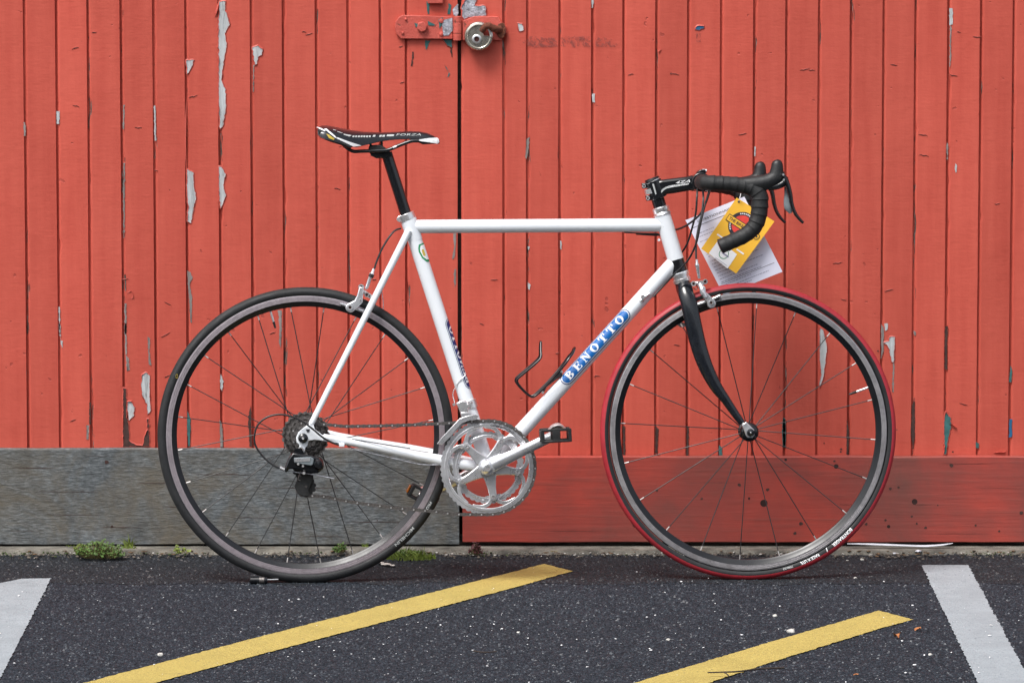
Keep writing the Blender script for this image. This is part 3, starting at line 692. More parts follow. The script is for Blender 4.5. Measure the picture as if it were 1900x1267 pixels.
obj('staple', tube([L_(s0, -0.028), L_(s1, -0.033), L_(s2, -0.024), L_(s3, -0.008)], [0.007, 0.0078, 0.0085, 0.009], 12, 5, rfun=lambda l: 1 + 0.10 * math.sin(l * 900)), M_RUST, hasp)
tp = W(808, 2, YB)
obj('upper_fitting', box((tp.x - hb.x, -0.007, tp.z - hb.z + 0.012), (0.036, 0.014, 0.036)), M_IRON, hasp, bevel=0.002)
pc = W(888.5, 66.5, YB)
lock = empty('padlock', (pc.x, YB - 0.012, pc.z), label='round steel disc padlock hanging on the rusty staple', cat='padlock')
rO, rI = 0.0335, 0.0
seg = 60; vs = []; fs = []
a0, a1 = R_(74), R_(2)            # the opening of the disc, upper right
prof = [(1.0, 0.0), (1.0, -0.016), (0.94, -0.021), (0.80, -0.0225), (0.78, -0.020)]
def notch(a):                     # how far the disc reaches at this angle; a bite is taken out of it at the upper right
    d = (a - R_(36) + math.pi) % (2 * math.pi) - math.pi
    return 0.36 if abs(d) < R_(30) else 1.0
for k in range(seg):
    a = 2 * math.pi * k / seg; nk = notch(a)
    for f_, y in prof:
        r = rO * f_ * nk; vs.append(Vector((r * math.cos(a), y, r * math.sin(a))))
n = len(prof)
for k in range(seg):
    j = (k + 1) % seg
    for i in range(n - 1): fs.append((k * n + i, k * n + i + 1, j * n + i + 1, j * n + i))
vs.append(Vector((0, 0, 0))); vs.append(Vector((0, -0.020, 0))); c0, c1 = len(vs) - 2, len(vs) - 1
for k in range(seg):
    j = (k + 1) % seg; fs += [(k * n, j * n, c0), (k * n + n - 1, c1, j * n + n - 1)]
obj('lock_body', (vs, fs), M_BRASS, lock, bevel=0.0006)
q = W(*HH(975, 378), YB); qx, qz = q.x - pc.x, q.z - pc.z
obj('lock_core', lathe((qx, -0.021, qz), [(0.0108, 0.002), (0.0108, -0.002), (0.0095, -0.003), (0.006, -0.003), (0.0055, -0.001), (0, -0.001)], 24, mi=[0, 0, 0, 1, 1]), [M_CHR, M_DARK], lock)
obj('shackle', tube([Vector((rO * 0.86 * math.cos(R_(t)), -0.010, rO * 0.86 * math.sin(R_(t)))) for t in range(0, 80, 8)], 0.0045, 10), M_CHR, lock)

# ------------------------------------------------------------------ the bicycle (its own frame: x forwards, -y to the camera, z up)
bike = empty('road_bicycle', label='white road bicycle with black drop handlebars leaning in front of the red doors', cat='bicycle')
bike.matrix_world = BIKE_M
def pz(pts, w=0.0): return [V(x, y, w) for x, y in pts]
def part(name, geo, mats, parent=bike, **k): return obj(name, geo, mats, parent, **k)

# wheels
def tyre_geo(c, R, r, red):
    pr = []; mi = []
    Rc = R - r; N = 22
    for k in range(N + 1):
        a = R_(-128) + R_(256) * k / N            # 0 = outwards
        pr.append((Rc + r * math.cos(a), r * math.sin(a) * 1.02))
    for k in range(N):
        a = R_(-128) + R_(256) * (k + 0.5) / N
        mi.append(1 if abs(a) < (R_(76) if red else R_(60)) else 0)
    return lathe(c, pr, 144, mi=mi, cap=False)
def rim_geo(c, red):
    ro, t0, t1, ri = 0.3138, 0.3125, 0.3010 if red else 0.3000, 0.2885
    pr = [(ro, -0.0092), (t0, -0.0100), ((t0 * 2 + t1) / 3, -0.0100), ((t0 * 2 + t1) / 3 - 0.0006, -0.0094), ((t0 * 2 + t1) / 3 - 0.0012, -0.0100), ((t0 + t1 * 2) / 3, -0.0100), ((t0 + t1 * 2) / 3 - 0.0006, -0.0094), ((t0 + t1 * 2) / 3 - 0.0012, -0.0100), (t1, -0.0100), (t1 - 0.0008, -0.0091), (ri + 0.004, -0.0070), (ri, -0.0040)]
    full = pr + [(r, -h) for r, h in reversed(pr)]
    n = len(full); mi = []
    for i in range(n):
        a, b = full[i], full[(i + 1) % n]; m = (a[0] + b[0]) / 2
        mi.append(1 if (t1 < m < t0 + 0.0004 and abs(a[1]) > 0.009) else 0)
    return lathe(c, full, 144, closed=True, mi=mi)
def circle_text(s, c, R0, w_fn, a0, size, mat, parent, clockwise=True, squeeze=1.0, shear=0.0, bold=0.004):
    g = refine(text_geo(s, size, shear=shear, bold=bold), size * 0.4, 3)
    def f(v):
        r = R0 + v.y; a = R_(a0) - v.x * squeeze / R0
        return Vector((c.x + r * math.cos(a), -w_fn(r), c.z + r * math.sin(a)))
    return part('lettering', warp(g, f), mat, parent)
def wheel(c, red, label):
    R = c.z
    w_ = part('wheel', rim_geo(c, red), [M_RIMB, M_TRACK if red else M_TRACKP], label=label)
    part('tyre', tyre_geo(c, R, 0.0118, red), [M_RUB, M_RUBR if red else M_RUBG], w_, label='red treaded tyre with black sidewalls' if red else 'plain dark tyre')
    return w_
cf = V(1388.2, 800.3); cr = V(567, 807)
print('wheel centres', cf, cr, 'yaw', math.degrees(YAW))
wf = wheel(cf, True, 'front wheel with a red tyre'); wr = wheel(cr, False, 'rear wheel with a black tyre')
def side_w(R): return lambda r: math.sqrt(max(1e-8, 0.0118 ** 2 - (r - (R - 0.0118)) ** 2)) * 1.02 + 0.0006
circle_text('BONTRAGER', cf, cf.z - 0.0150, side_w(cf.z), -48.5, 0.0105, M_WHITE, wf, squeeze=0.92, bold=0.0002)
circle_text('/', cf, cf.z - 0.0150, side_w(cf.z), -56.6, 0.0115, M_WHITE, wf, bold=0.0005)
circle_text('RACE X LITE', cf, cf.z - 0.0150, side_w(cf.z), -64.5, 0.0092, M_WHITE, wf, squeeze=0.9, shear=-0.25, bold=0.0002)
circle_text('700x23', cf, cf.z - 0.0150, side_w(cf.z), -74.0, 0.0060, M_GREYP, wf, squeeze=1.3, bold=0.0002)
circle_text('MICHELIN', cr, cr.z - 0.0135, side_w(cr.z), -46, 0.0090, M_GREYP, wr, squeeze=1.45, bold=0.0001)
circle_text('PRO', cr, cr.z - 0.0135, side_w(cr.z), -30, 0.0085, M_GREYP, wr, squeeze=1.2, bold=0.0001)
part('logo_spot', warp(lathe((0, 0, 0), [(0.0035, 0), (0.0028, 0.0)], 18, cap=False), lambda v: Vector((cr.x - 0.3175 * math.cos(R_(-25)) * 1 + v.x * 0.75, -side_w(cr.z)(0.3195), cr.z + 0.3175 * math.sin(R_(25)) + v.z * 1.3))), M_GOLD, wr)
# spokes: one mesh each way, every spoke an object
def spoke_mesh(L, name='spoke'):
    a = tube([Vector((0, 0, 0)), Vector((L, 0, 0))], 0.00115, 6); b = tube([Vector((L - 0.0115, 0, 0)), Vector((L, 0, 0))], 0.0015, 8)
    V_, F_, M_ = join(setm(a, 0), setm(b, 1))
    me = bpy.data.meshes.new(name); me.from_pydata([tuple(v) for v in V_], [], F_); me.materials.append(M_SPOKE); me.materials.append(M_NIP); me.polygons.foreach_set('material_index', M_); finish(me); return me
_sm = {}
def spoke(c, a_rim, a_hub, rh, w, wrim, parent):
    rr = 0.2895
    p1 = Vector((c.x + rr * math.cos(a_rim), -wrim, c.z + rr * math.sin(a_rim))); p0 = Vector((c.x + rh * math.cos(a_hub), -w, c.z + rh * math.sin(a_hub)))
    L = round((p1 - p0).length, 4)
    if L not in _sm: _sm[L] = spoke_mesh(L)
    d = (p1 - p0).normalized(); q = d.to_track_quat('X', 'Z')
    inst('spoke', _sm[L], parent, Matrix.Translation(p0) @ q.to_matrix().to_4x4())
for k in range(20):
    a = R_(-4 + 18 * k); s = 1 if k % 2 else -1
    spoke(cf, a, a + R_(6 * (1 if k % 4 < 2 else -1)), 0.0185, 0.030 * s, 0.002 * s, wf)
for k in range(24):
    a = R_(81.5 + 15 * k); t_ = k % 3
    if t_ == 1: spoke(cr, a, a - R_(76), 0.024, 0.020, 0.001, wr)
    elif t_ == 2: spoke(cr, a, a + R_(76), 0.024, 0.018, 0.001, wr)
    else: spoke(cr, a, a, 0.020, -0.036, -0.002, wr)
# hubs
part('hub', lathe(cf, [(0.0065, -0.047), (0.0065, -0.040), (0.015, -0.038), (0.0205, -0.033), (0.0215, -0.028), (0.019, -0.025), (0.011, -0.020), (0.0095, 0), (0.011, 0.020), (0.0205, 0.026), (0.0205, 0.033), (0.0065, 0.040), (0.0065, 0.047)], 36), M_BLACK, wf)
part('quick_release', lathe(cf, [(0, -0.066), (0.004, -0.0655), (0.0085, -0.064), (0.0090, -0.059), (0.0082, -0.056)], 20), M_BLACK, wf)
part('axle_cap', lathe(cf, [(0, -0.0672), (0.0016, -0.0668), (0.0020, -0.0655)], 12), M_CHR, wf)
part('hub', lathe(cr, [(0.006, -0.062), (0.006, -0.020), (0.024, -0.019), (0.025, -0.015), (0.015, -0.010), (0.014, 0.030), (0.021, 0.033), (0.021, 0.037), (0.006, 0.045), (0.006, 0.062)], 36), M_BLACK, wr)
def valve(c, deg, L, parent):
    a = R_(deg); d = Vector((math.cos(a), 0, math.sin(a)))
    g = join(setm(cyl(c + d * 0.289, c + d * (0.289 - L * 0.68), 0.0026, 10), 0), setm(cyl(c + d * (0.289 - L * 0.62), c + d * (0.289 - L), 0.0031, 10, 0.0022), 1))
    part('valve', g, [M_CHR, M_MATT], parent)
valve(cf, 19.8, 0.046, wf); valve(cr, 105.5, 0.040, wr)

# frame
BBc = V(906, 866.5)
shell = lathe(BBc, [(0.0195, -0.034), (0.0205, -0.033), (0.0205, 0.033), (0.0195, 0.034)], 32)
frame = part('frame', shell, M_FRAME, bevel=0.001)
def ftube(name, a, b, r0, r1=None, seg=28, n=0, mid=None, squash=1.0):
    pts = [a] + (mid or []) + [b]; r1 = r0 if r1 is None else r1
    rad = [r0 + (r1 - r0) * i / (len(pts) - 1) for i in range(len(pts))]
    return part(name, tube(pts, rad, seg, n, squash=squash), M_FRAME, frame)
ht0, ht1 = V(1228.3, 396), V(1261.5, 508); st0 = V(757.5, 407)
dtt = V(1253, 485); ftube('top_tube', V(764, 420.7), V(1234, 417.7), 0.0154)
ftube('seat_tube', st0, BBc, 0.0163, 0.0163); ftube('down_tube', BBc, dtt, 0.0167)
ftube('head_tube', ht0, ht1, 0.0183, 0.0186)
part('seat_lug', tube([st0, V(761, 417), V(765, 430), V(771, 447)], [0.0182, 0.0182, 0.0178, 0.0165], 28), M_FRAME, frame)
for s, wj in ((1, 0.015), (-1, -0.015)):
    ftube('seat_stay', V(758.5, 428, wj), V(577, 787, 0.064 * s), 0.0083, 0.0066, 18)
    if s > 0: part('chain_stay', tube([V(892, 866, 0.018), V(838, 857, 0.026), V(761, 843, 0.040), V(680, 826, 0.055), V(600, 811, 0.064)], [0.0135, 0.0130, 0.0105, 0.0088, 0.0082], 18, 4), M_FRAME, frame)
    else: part('chain_stay', tube([V(892, 864, -0.018), V(838, 850, -0.026), V(761, 833, -0.040), V(652, 814, -0.055), V(590, 800, -0.064)], [0.0135, 0.0125, 0.0105, 0.0088, 0.0082], 18, 4), M_FRAME, frame)
Z3 = lambda pts: zoomed(440, 720, 5.28, pts)
drop = [(690, 360), (640, 395), (600, 430), (578, 480), (582, 530), (612, 555), (596, 610), (622, 645), (662, 625), (668, 585), (690, 560), (700, 515), (760, 505), (1000, 540), (1010, 500), (830, 455), (760, 400), (740, 330)]
part('dropout', pxprism(Z3(drop), 0.0655, 0.007), M_FRAME, frame, bevel=0.0015)
part('dropout', pxprism(Z3(drop), -0.0655, 0.007), M_FRAME, frame, bevel=0.0015)
part('dropout_eyelet', pxprism(Z3([(672, 400), (712, 400), (706, 432), (684, 430)]), 0.0695, 0.001), M_INKD, frame)
part('cable_guide', pxprism(zoomed(580, 760, 3.725, [(182, 228), (222, 232), (220, 258), (180, 255)]), 0.066, 0.014), M_FRAME, frame, bevel=0.0015)
part('stay_gap_shadow', tube(pz(zoomed(580, 760, 3.725, [(270, 203), (400, 223), (540, 246), (675, 266)]), 0.062), 0.0012, 6), M_INKD, frame)  # thin black strip painting in the shadow gap between the stays
pc_ = V(562.2, 812.8, 0.075)
part('axle_nut', lathe(pc_, [(0, -0.008), (0.002, -0.0085), (0.0032, -0.006), (0.0075, -0.005), (0.0108, -0.002), (0.0114, 0.006)], 24, mi=[1, 1, 0, 0, 0]), [M_BLACK, M_CHR], wr)
# decals curved on tubes
def on_tube(a, b, r, eps=0.0005):
    ax = (b - a).normalized(); L = (b - a).length
    toward = Vector((0, -1, 0)); toward = (toward - ax * toward.dot(ax)).normalized(); upv = ax.cross(toward)
    if upv.z < 0: upv = -upv
    def f(v):                    # v.x metres along from a, v.y metres of arc upwards from the side facing the camera
        th = v.y / r; return a + ax * v.x + (toward * math.cos(th) + upv * math.sin(th)) * (r + eps + v.z)
    return f
def pill(x0, x1, y0, y1, n=10):
    r = (y1 - y0) / 2; c = (y0 + y1) / 2
    return [Vector((x1 - r + r * math.cos(a), c + r * math.sin(a), 0)) for a in [-math.pi / 2 + math.pi * k / n for k in range(n + 1)]] + [Vector((x0 + r + r * math.cos(a), c + r * math.sin(a), 0)) for a in [math.pi / 2 + math.pi * k / n for k in range(n + 1)]]
def ringgeo(o, i):
    n = len(o); return list(o) + list(i), [(k, (k + 1) % n, n + (k + 1) % n, n + k) for k in range(n)]
dt = on_tube(BBc, dtt, 0.0167)
axd = (dtt - BBc).normalized()
def along(px, py): return (V(px, py, 0.016) - BBc).dot(axd)
s0_, s1_ = along(1045, 707), along(1163, 579)
rt = 0.0167; ylo, yhi = rt * R_(-22), rt * R_(60)
def dec(name, geo, mat, fn, parent, ml=0.003, **k):
    return part(name, warp(refine(geo, ml, 6), fn), mat, parent, **k)
dec('badge', (pill(s0_, s1_, ylo, yhi), [tuple(range(22))]), M_BLUE, dt, frame, label='blue pill shaped maker badge')
def grow(x0, x1, y0, y1, d, h): return [v + Vector((0, 0, h)) for v in pill(x0 - d, x1 + d, y0 - d, y1 + d)]
dec('badge_outline', ringgeo(grow(s0_, s1_, ylo, yhi, 0.0044, 0), grow(s0_, s1_, ylo, yhi, 0.0024, 0)), M_NAVY, dt, frame)
def rect(x0, y0, x1, y1): return [(x0, y0), (x1, y0), (x1, y1), (x0, y1)]
LET = {
 'B': [rect(.08, 0, .30, 1), rect(0, 0, .30, .09), rect(0, .91, .30, 1)], 'E': [rect(.08, 0, .32, 1), rect(0, 0, .72, .10), rect(0, .90, .72, 1), rect(.3, .45, .56, .55), rect(.62, 0, .72, .30), rect(.62, .70, .72, 1), rect(.50, .36, .58, .64)],
 'N': [rect(.10, 0, .20, 1), rect(.66, 0, .76, 1), rect(0, 0, .30, .09), rect(0, .91, .25, 1), rect(.56, .91, .86, 1), [(.08, 1), (.34, 1), (.78, 0), (.60, 0)]],
 'T': [rect(.28, 0, .52, 1), rect(.16, 0, .64, .09), rect(0, .89, .80, 1), rect(0, .66, .10, 1), rect(.70, .66, .80, 1)], 'O': []}
def arcpoly(cx, cy, rx, ry, ix, iy, a0, a1, n=14):
    o = [(cx + rx * math.cos(R_(a0 + (a1 - a0) * k / n)), cy + ry * math.sin(R_(a0 + (a1 - a0) * k / n))) for k in range(n + 1)]
    i = [(cx + ix * math.cos(R_(a0 + (a1 - a0) * k / n)), cy + iy * math.sin(R_(a0 + (a1 - a0) * k / n))) for k in range(n + 1)]
    return [[o[k], o[k + 1], i[k + 1], i[k]] for k in range(n)]
LET['O'] = arcpoly(.42, .5, .42, .52, .20, .42, 0, 360, 20)
LET['B'] += arcpoly(.30, .745, .38, .255, .17, .165, -90, 90) + arcpoly(.30, .255, .44, .255, .20, .165, -90, 90)
WID = {'B': .78, 'E': .76, 'N': .88, 'O': .86, 'T': .82}
def serif(word, x, y, h, gap, parent, fn, mat):
    for ch in word:
        vs, fs = [], []
        for q in LET[ch]:
            k = len(vs); vs += [Vector((x + a * h * 1.28, y + b * h, 0.0003)) for a, b in q]; fs.append(tuple(range(k, k + len(q))))
        dec('letter', (vs, fs), mat, fn, parent, 0.004)
        x += (WID[ch] * 1.28 + gap) * h
hgt = (yhi - ylo) * 0.76; wd = sum(WID[c] * 1.28 for c in 'BENOTTO'); gp = ((s1_ - s0_ - 0.026) / hgt - wd) / 6
serif('BENOTTO', s0_ + 0.0115, ylo + (yhi - ylo) * 0.12, hgt, gp, frame, dt, M_WHITE)
# seat tube badge: the same strip, turned so that only its rear edge is seen
sfun = on_tube(BBc, st0, 0.0163); axs = (st0 - BBc).normalized()
def alongs(px, py): return (V(px, py, 0.0) - BBc).dot(axs)
def st(v):                        # y measured forwards round the tube
    return sfun(Vector((v.x, -v.y, v.z)) if st_flip else v)
t0 = sfun(Vector((0.2, 0.01, 0))); st_flip = t0.x < BBc.x + axs.x * 0.2
sa, sb = alongs(870, 722), alongs(833, 590)
dec('badge', (pill(sa + .004, sb - .004, 0.0163 * R_(32), 0.0163 * R_(112)), [tuple(range(22))]), M_NAVY, st, frame, label='navy strip badge on the seat tube')
dec('badge_outline', ringgeo(pill(sa, sb, 0.0163 * R_(22), 0.0163 * R_(124)), pill(sa + .0015, sb - .0015, 0.0163 * R_(26), 0.0163 * R_(120))), M_NAVY, st, frame)
serif('BENOTTO', sa + 0.014, 0.0163 * R_(42), 0.0163 * R_(60), 0.08, frame, st, M_WHITE)
sh0, sh1 = alongs(795, 484), alongs(783, 452)
shield = [Vector((x, y, 0)) for x, y in [(sh0 - .002, .022), (sh0 - .001, .010), (sh0 + .010, .0025), (sh0 + .026, -.0005), (sh0 + .034, .0010), (sh1, .0045), (sh1 + .001, .024)]]
inner_s = [Vector((x, y, 0.0003)) for x, y in [(sh0 + .003, .022), (sh0 + .004, .0125), (sh0 + .012, .0055), (sh0 + .026, .0030), (sh0 + .033, .0045), (sh1 - .003, .0080), (sh1 - .003, .022)]]
dec('crest', (shield, [tuple(range(7))]), M_GREEN, st, frame, label='green shield crest'); dec('crest_field', (inner_s, [tuple(range(7))]), M_WHITE, st, frame)
dec('crest_mark', ([v + Vector((0, 0, .0006)) for v in pill(sh0 + .013, sh0 + .029, .0065, .0125)], [tuple(range(22))]), M_GOLD, st, frame)
# head tube black band, headset, cups
hax = (ht1 - ht0).normalized()
def hpt(y_px, w=0): return V(1228.3 + (y_px - 396) * 0.2955, y_px, w)
part('head_band', tube([hpt(482), hpt(505)], [0.0189, 0.0191], 28), M_BLACK, frame)
hs_ = part('headset_cup', tube([hpt(384), hpt(386), hpt(392), hpt(394), hpt(398)], [.0165, .0190, .0190, .0180, .0205], 28), M_CHR)
part('headset_cup', tube([hpt(507), hpt(511), hpt(512), hpt(517), hpt(518), hpt(524)], [.0205, .0205, .0185, .0185, .0205, .0195], 28), M_CHR)
part('spacer', tube([hpt(367), hpt(386)], .0148, 24), M_BLACK, hs_); part('spacer_ring', tube([hpt(366), hpt(369)], .0150, 24), M_CHR, hs_)
part('cable_boss', cyl(V(1224, 447, 0.0), V(1221, 444, 0.0), 0.003, 8), M_FRAME, frame)
# seat clamp and post
sc_ = part('seat_clamp', tube([V(752.5, 397), V(757.5, 409)], .0190, 28), M_CHR, bevel=0.001)
part('clamp_bolt', cyl(V(741, 407, 0.008), V(741, 407, -0.008), 0.0062, 16), M_CHR, sc_, bevel=0.0008)
part('clamp_ear', pxprism([(739, 401), (752, 397), (754, 408), (742, 413), (737, 408)], 0, 0.013), M_CHR, sc_, bevel=0.001)
post = part('seat_post', tube([V(717, 284), V(753.5, 399)], .0128, 28), M_BLACK)
part('post_head', pxprism(zoomed(560, 200, 5.509, [(685, 455), (720, 500), (765, 520), (820, 515), (850, 540), (925, 500), (930, 470), (890, 440), (800, 430)]), 0, 0.026), M_BLACK, post, bevel=0.003)
part('rail_clamp', pxprism(zoomed(560, 200, 5.509, [(690, 385), (800, 380), (850, 410), (870, 430), (820, 450), (700, 455), (680, 430)]), 0, 0.050), M_MATT, post, bevel=0.003)
part('clamp_screw', cyl(V(687, 263, 0), V(690, 290, 0), 0.0028, 10), M_DSTEEL, post); part('clamp_screw', cyl(V(708, 260, 0), V(709, 285, 0), 0.0028, 10), M_DSTEEL, post)
# saddle
SX = [(589, 236.5, 250, .060), (596, 233.5, 256, .066), (604, 232.8, 259, .068), (615, 234.3, 262, .067), (633, 238, 267, .062), (650, 241.3, 272, .054), (662, 243, 273, .047), (675, 244.6, 270, .040), (690, 245.3, 266.5, .033), (705, 245.8, 263, .028), (722, 245.6, 260.5, .024), (741, 244.6, 259, .021), (760, 243.6, 258.5, .0195), (778, 244.2, 259.5, .0188), (792, 247, 262, .018), (803, 251.5, 265.5, .016), (811, 256, 267.5, .012), (815.5, 260, 266.5, .006)]
def sad(px):
    for i in range(len(SX) - 1):
        if SX[i][0] <= px <= SX[i + 1][0]:
            t_ = (px - SX[i][0]) / (SX[i + 1][0] - SX[i][0]); return [SX[i][j] + (SX[i + 1][j] - SX[i][j]) * t_ for j in range(4)]
    return list(SX[0] if px < SX[0][0] else SX[-1])
vs, fs = [], []; NS = 20
for x, yt, yb, hw in SX:
    t_ = V(x, yt, 0); zb_ = V(x, yb, hw).z
    for k in range(NS + 1):
        a = -math.pi / 2 + math.pi * k / NS; c_ = max(0, math.cos(a)) ** 0.62
        vs.append(Vector((t_.x, -hw * math.sin(a), zb_ + (t_.z - zb_) * c_)))
for i in range(len(SX) - 1):
    for k in range(NS): a = i * (NS + 1) + k; fs.append((a, a + 1, a + NS + 2, a + NS + 1))
    a = i * (NS + 1); fs.append((a, a + NS, a + 2 * NS + 1, a + NS + 1))
fs += [tuple(range(NS + 1)), tuple(range((len(SX) - 1) * (NS + 1), len(SX) * (NS + 1)))]
saddle = part('saddle', (vs, fs), M_CARB, ang=50)
def sad_pt(px, py, lift=0.0012):
    """point of the saddle's near flank seen at this place"""
    w = 0.02
    x, yt, yb, hw = sad(px); zt_ = V(x, yt, 0).z; zb_ = V(x, yb, hw).z
    for _ in range(6):
        p = V(px, py, w); c_ = min(1, max(0.0, (p.z - zb_) / (zt_ - zb_))) ** (1 / 0.62); w = hw * math.sqrt(max(0, 1 - c_ * c_))
    return V(px, py, w + lift)
def sdec(name, pts, mat, ml=3.0, lift=0.0012):
    g = refine(([Vector((x, y, 0)) for x, y in pts], [tuple(range(len(pts)))]), ml, 5)
    part(name, ([sad_pt(v.x, v.y, lift) for v in g[0]], g[1]), mat, saddle)
SZ = lambda p: zoomed(580, 220, 7.917, p)
sdec('white_stripe', SZ([(335, 285), (370, 280), (560, 350), (720, 400), (600, 415)]), M_WHITE)
sdec('white_piping', SZ([(170, 150), (205, 150), (345, 270), (335, 290)]), M_WHITE); sdec('white_piping', SZ([(62, 122), (90, 128), (190, 175), (180, 190), (80, 143), (62, 138)]), M_WHITE)
sdec('gold_tag', SZ([(200, 225), (250, 245), (325, 300), (310, 318), (240, 290)]), M_GOLD)
sdec('dash', SZ([(300, 160), (345, 172), (345, 180), (300, 168)]), M_GREYP); sdec('dash', SZ([(360, 188), (440, 212), (440, 220), (365, 198)]), M_GREYP)
sdec('dash', SZ([(455, 225), (575, 248), (540, 268), (455, 240)]), M_GREYP)
for k in range(7): sdec('dash', SZ([(590 + k * 40, 252 - (k > 3)), (618 + k * 40, 252), (610 + k * 40, 278), (582 + k * 40, 276)]), M_GREYP)
for x in (890, 985, 1030): sdec('dash', SZ([(x, 245), (x + 36, 243), (x + 28, 270), (x - 8, 272)]), M_GREYP)
sdec('dash', SZ([(1095, 238), (1200, 236), (1190, 262), (1085, 264)]), M_GREYP)
tg = refine(text_geo('FORZA', 1.0, shear=0.25, spacing=1.1, bold=0.0), 0.4, 3)
tw = max(v.x for v in tg[0]) - min(v.x for v in tg[0])
part('lettering', ([sad_pt(757.5 + v.x / tw * 46, 250.3 - v.y * 5.6, .0014) for v in tg[0]], tg[1]), M_GREYP, saddle)
nose = SZ([(1480, 322), (1700, 290), (1830, 283), (1852, 300), (1862, 350), (1835, 372), (1700, 350)])
sdec('white_nose_cap', nose, M_WHITE, 2.0, 0.0018)
part('nose_base', pxprism(SZ([(1420, 325), (1520, 340), (1620, 382), (1700, 378), (1840, 372), (1700, 345), (1500, 318)]), 0, 0.026), M_MATT, saddle, bevel=0.002)
part('rear_base', pxprism(SZ([(75, 150), (180, 190), (330, 300), (480, 360), (590, 420), (540, 445), (400, 385), (250, 340), (140, 290), (90, 250)]), 0.030, 0.066), M_MATT, saddle, bevel=0.003)
part('rear_base', pxprism(SZ([(75, 150), (180, 190), (330, 300), (480, 360), (590, 420), (540, 445), (400, 385), (250, 340), (140, 290), (90, 250)]), -0.030, 0.066), M_MATT, saddle, bevel=0.003)
for s in (1, -1):
    part('rail', tube(pz(SZ([(440, 375), (500, 430), (560, 470), (620, 487), (720, 482), (850, 478), (1000, 474), (1100, 466), (1200, 428), (1330, 375), (1450, 335), (1560, 330)]), 0.022 * s), 0.0042, 10, 3), M_BLACK, saddle)
part('rail_mark', tube(pz(SZ([(1180, 430), (1235, 407)]), 0.0262), 0.0026, 6), M_WHITE, saddle)

# fork
crown = hpt(526)
LEGP = [(1268.6, 526, 25), (1272.4, 545, 28.5), (1278.5, 563, 31), (1286.5, 601, 31), (1295.5, 639, 30), (1308.2, 677, 27.5), (1327, 714.6, 23), (1345.4, 740, 17.5), (1362.4, 765, 15), (1377, 785, 12.5)]
WL = [.008, .024, .032, .037, .040, .043, .045, .046, .047, .048]
def leg(s):
    return tube([V(x, y, w * s) for (x, y, t_), w in zip(LEGP, WL)], [t_ * PX / 2 for _, _, t_ in LEGP], 20, 4, squash=0.72)
fork = part('fork', join(tube([hpt(521), hpt(526), hpt(536), hpt(548)], [.0165, .0175, .0185, .0175], 28), tube([V(1274, 540, .030), V(1273, 539, -.030)], .0150, 20)), M_CARB, bevel=0)
for s in (1, -1):
    part('fork_leg', leg(s), M_CARB, fork)
    part('fork_dropout', pxprism([(1376, 788), (1384, 782), (1391, 789), (1399, 797), (1400, 806), (1396, 812), (1387, 812), (1383, 806), (1380, 797)], 0.049 * s, 0.010), M_ALU, fork, bevel=0.0015)

# stem
SM = lambda p: zoomed(1180, 300, 11.52, p)
stem = part('stem', pxprism(SM([(420, 480), (440, 400), (560, 385), (900, 345), (1250, 300), (1275, 360), (1280, 560), (1240, 605), (800, 680), (640, 700), (585, 740), (480, 775), (430, 600)]), 0, 0.031), M_BLACK, bevel=0.006)
part('steerer_clamp', tube([V(1211.5, 336), V(1223.5, 368)], [.0190, .0180], 26), M_BLACK, stem, bevel=0.001)
part('top_cap', tube([V(1209, 330.5), V(1211, 336)], [.0165, .0185], 26), M_BLACK, stem, bevel=0.001)
part('top_cap_ring', tube([V(1210.8, 335.8), V(1211.4, 337)], [.0187, .0187], 26), M_CHR, stem)
for x, y in ((170, 525), (255, 785)):
    p = SM([(x, y)])[0]; e_ = part('clamp_ear', pxprism([(p[0] - 5, p[1] - 5), (p[0] + 12, p[1] - 7), (p[0] + 13, p[1] + 3), (p[0] - 3, p[1] + 5)], 0, 0.020), M_BLACK, stem, bevel=0.0015)
    part('bolt', lathe(V(p[0], p[1], 0.0105), [(0, -0.0006), (0.0018, -0.0006), (0.0022, -0.002), (0.0042, -0.002), (0.0042, 0.003)], 16, mi=[1, 1, 0, 0]), [M_CHR, M_DARK], stem)
part('steerer', tube([V(1206, 350), V(1208.5, 359)], .0142, 20), M_CHR, stem)
part('clamp_line', pxprism(SM([(345, 475), (385, 480), (440, 690), (415, 710)]), 0.0182, 0.002), M_GREYP, stem)
swp = pxprism(SM([(480, 770), (500, 690), (560, 590), (640, 540), (800, 500), (1130, 470), (1130, 490), (800, 545), (650, 580), (590, 620), (530, 690), (500, 770)]), 0.0160, 0.0012); part('swoosh', swp, M_GREYP, stem)
def flat_text(s, px, py, hpx, wpx, w, mat, parent, ang=0.0, shear=0.0, bold=0.0):
    g = text_geo(s, 1.0, shear=shear, bold=bold); xs_ = [v.x for v in g[0]]; ys_ = [v.y for v in g[0]]
    sx = wpx / (max(xs_) - min(xs_)); sy = hpx / (max(ys_) - min(ys_)); ca, sa = math.cos(R_(ang)), math.sin(R_(ang))
    xm = (max(xs_) + min(xs_)) / 2; ym = (max(ys_) + min(ys_)) / 2
    return part('lettering', ([V(px + (v.x - xm) * sx * ca + (v.y - ym) * sy * sa * -1 * -1 * 1.0 if False else px + (v.x - xm) * sx * ca - (v.y - ym) * sy * sa, py - ((v.x - xm) * sx * sa + (v.y - ym) * sy * ca), w) for v in g[0]], g[1]), mat, parent)
flat_text('4ZA', *SM([(1000, 432)])[0], 5.0, 27, 0.0168, M_WHITE, stem, 7, 0.4, 0.01)
flat_text('CIRRUS PRO', *SM([(900, 510)])[0], 3.6, 40, 0.0172, M_WHITE, stem, 9, 0.3, 0.01)

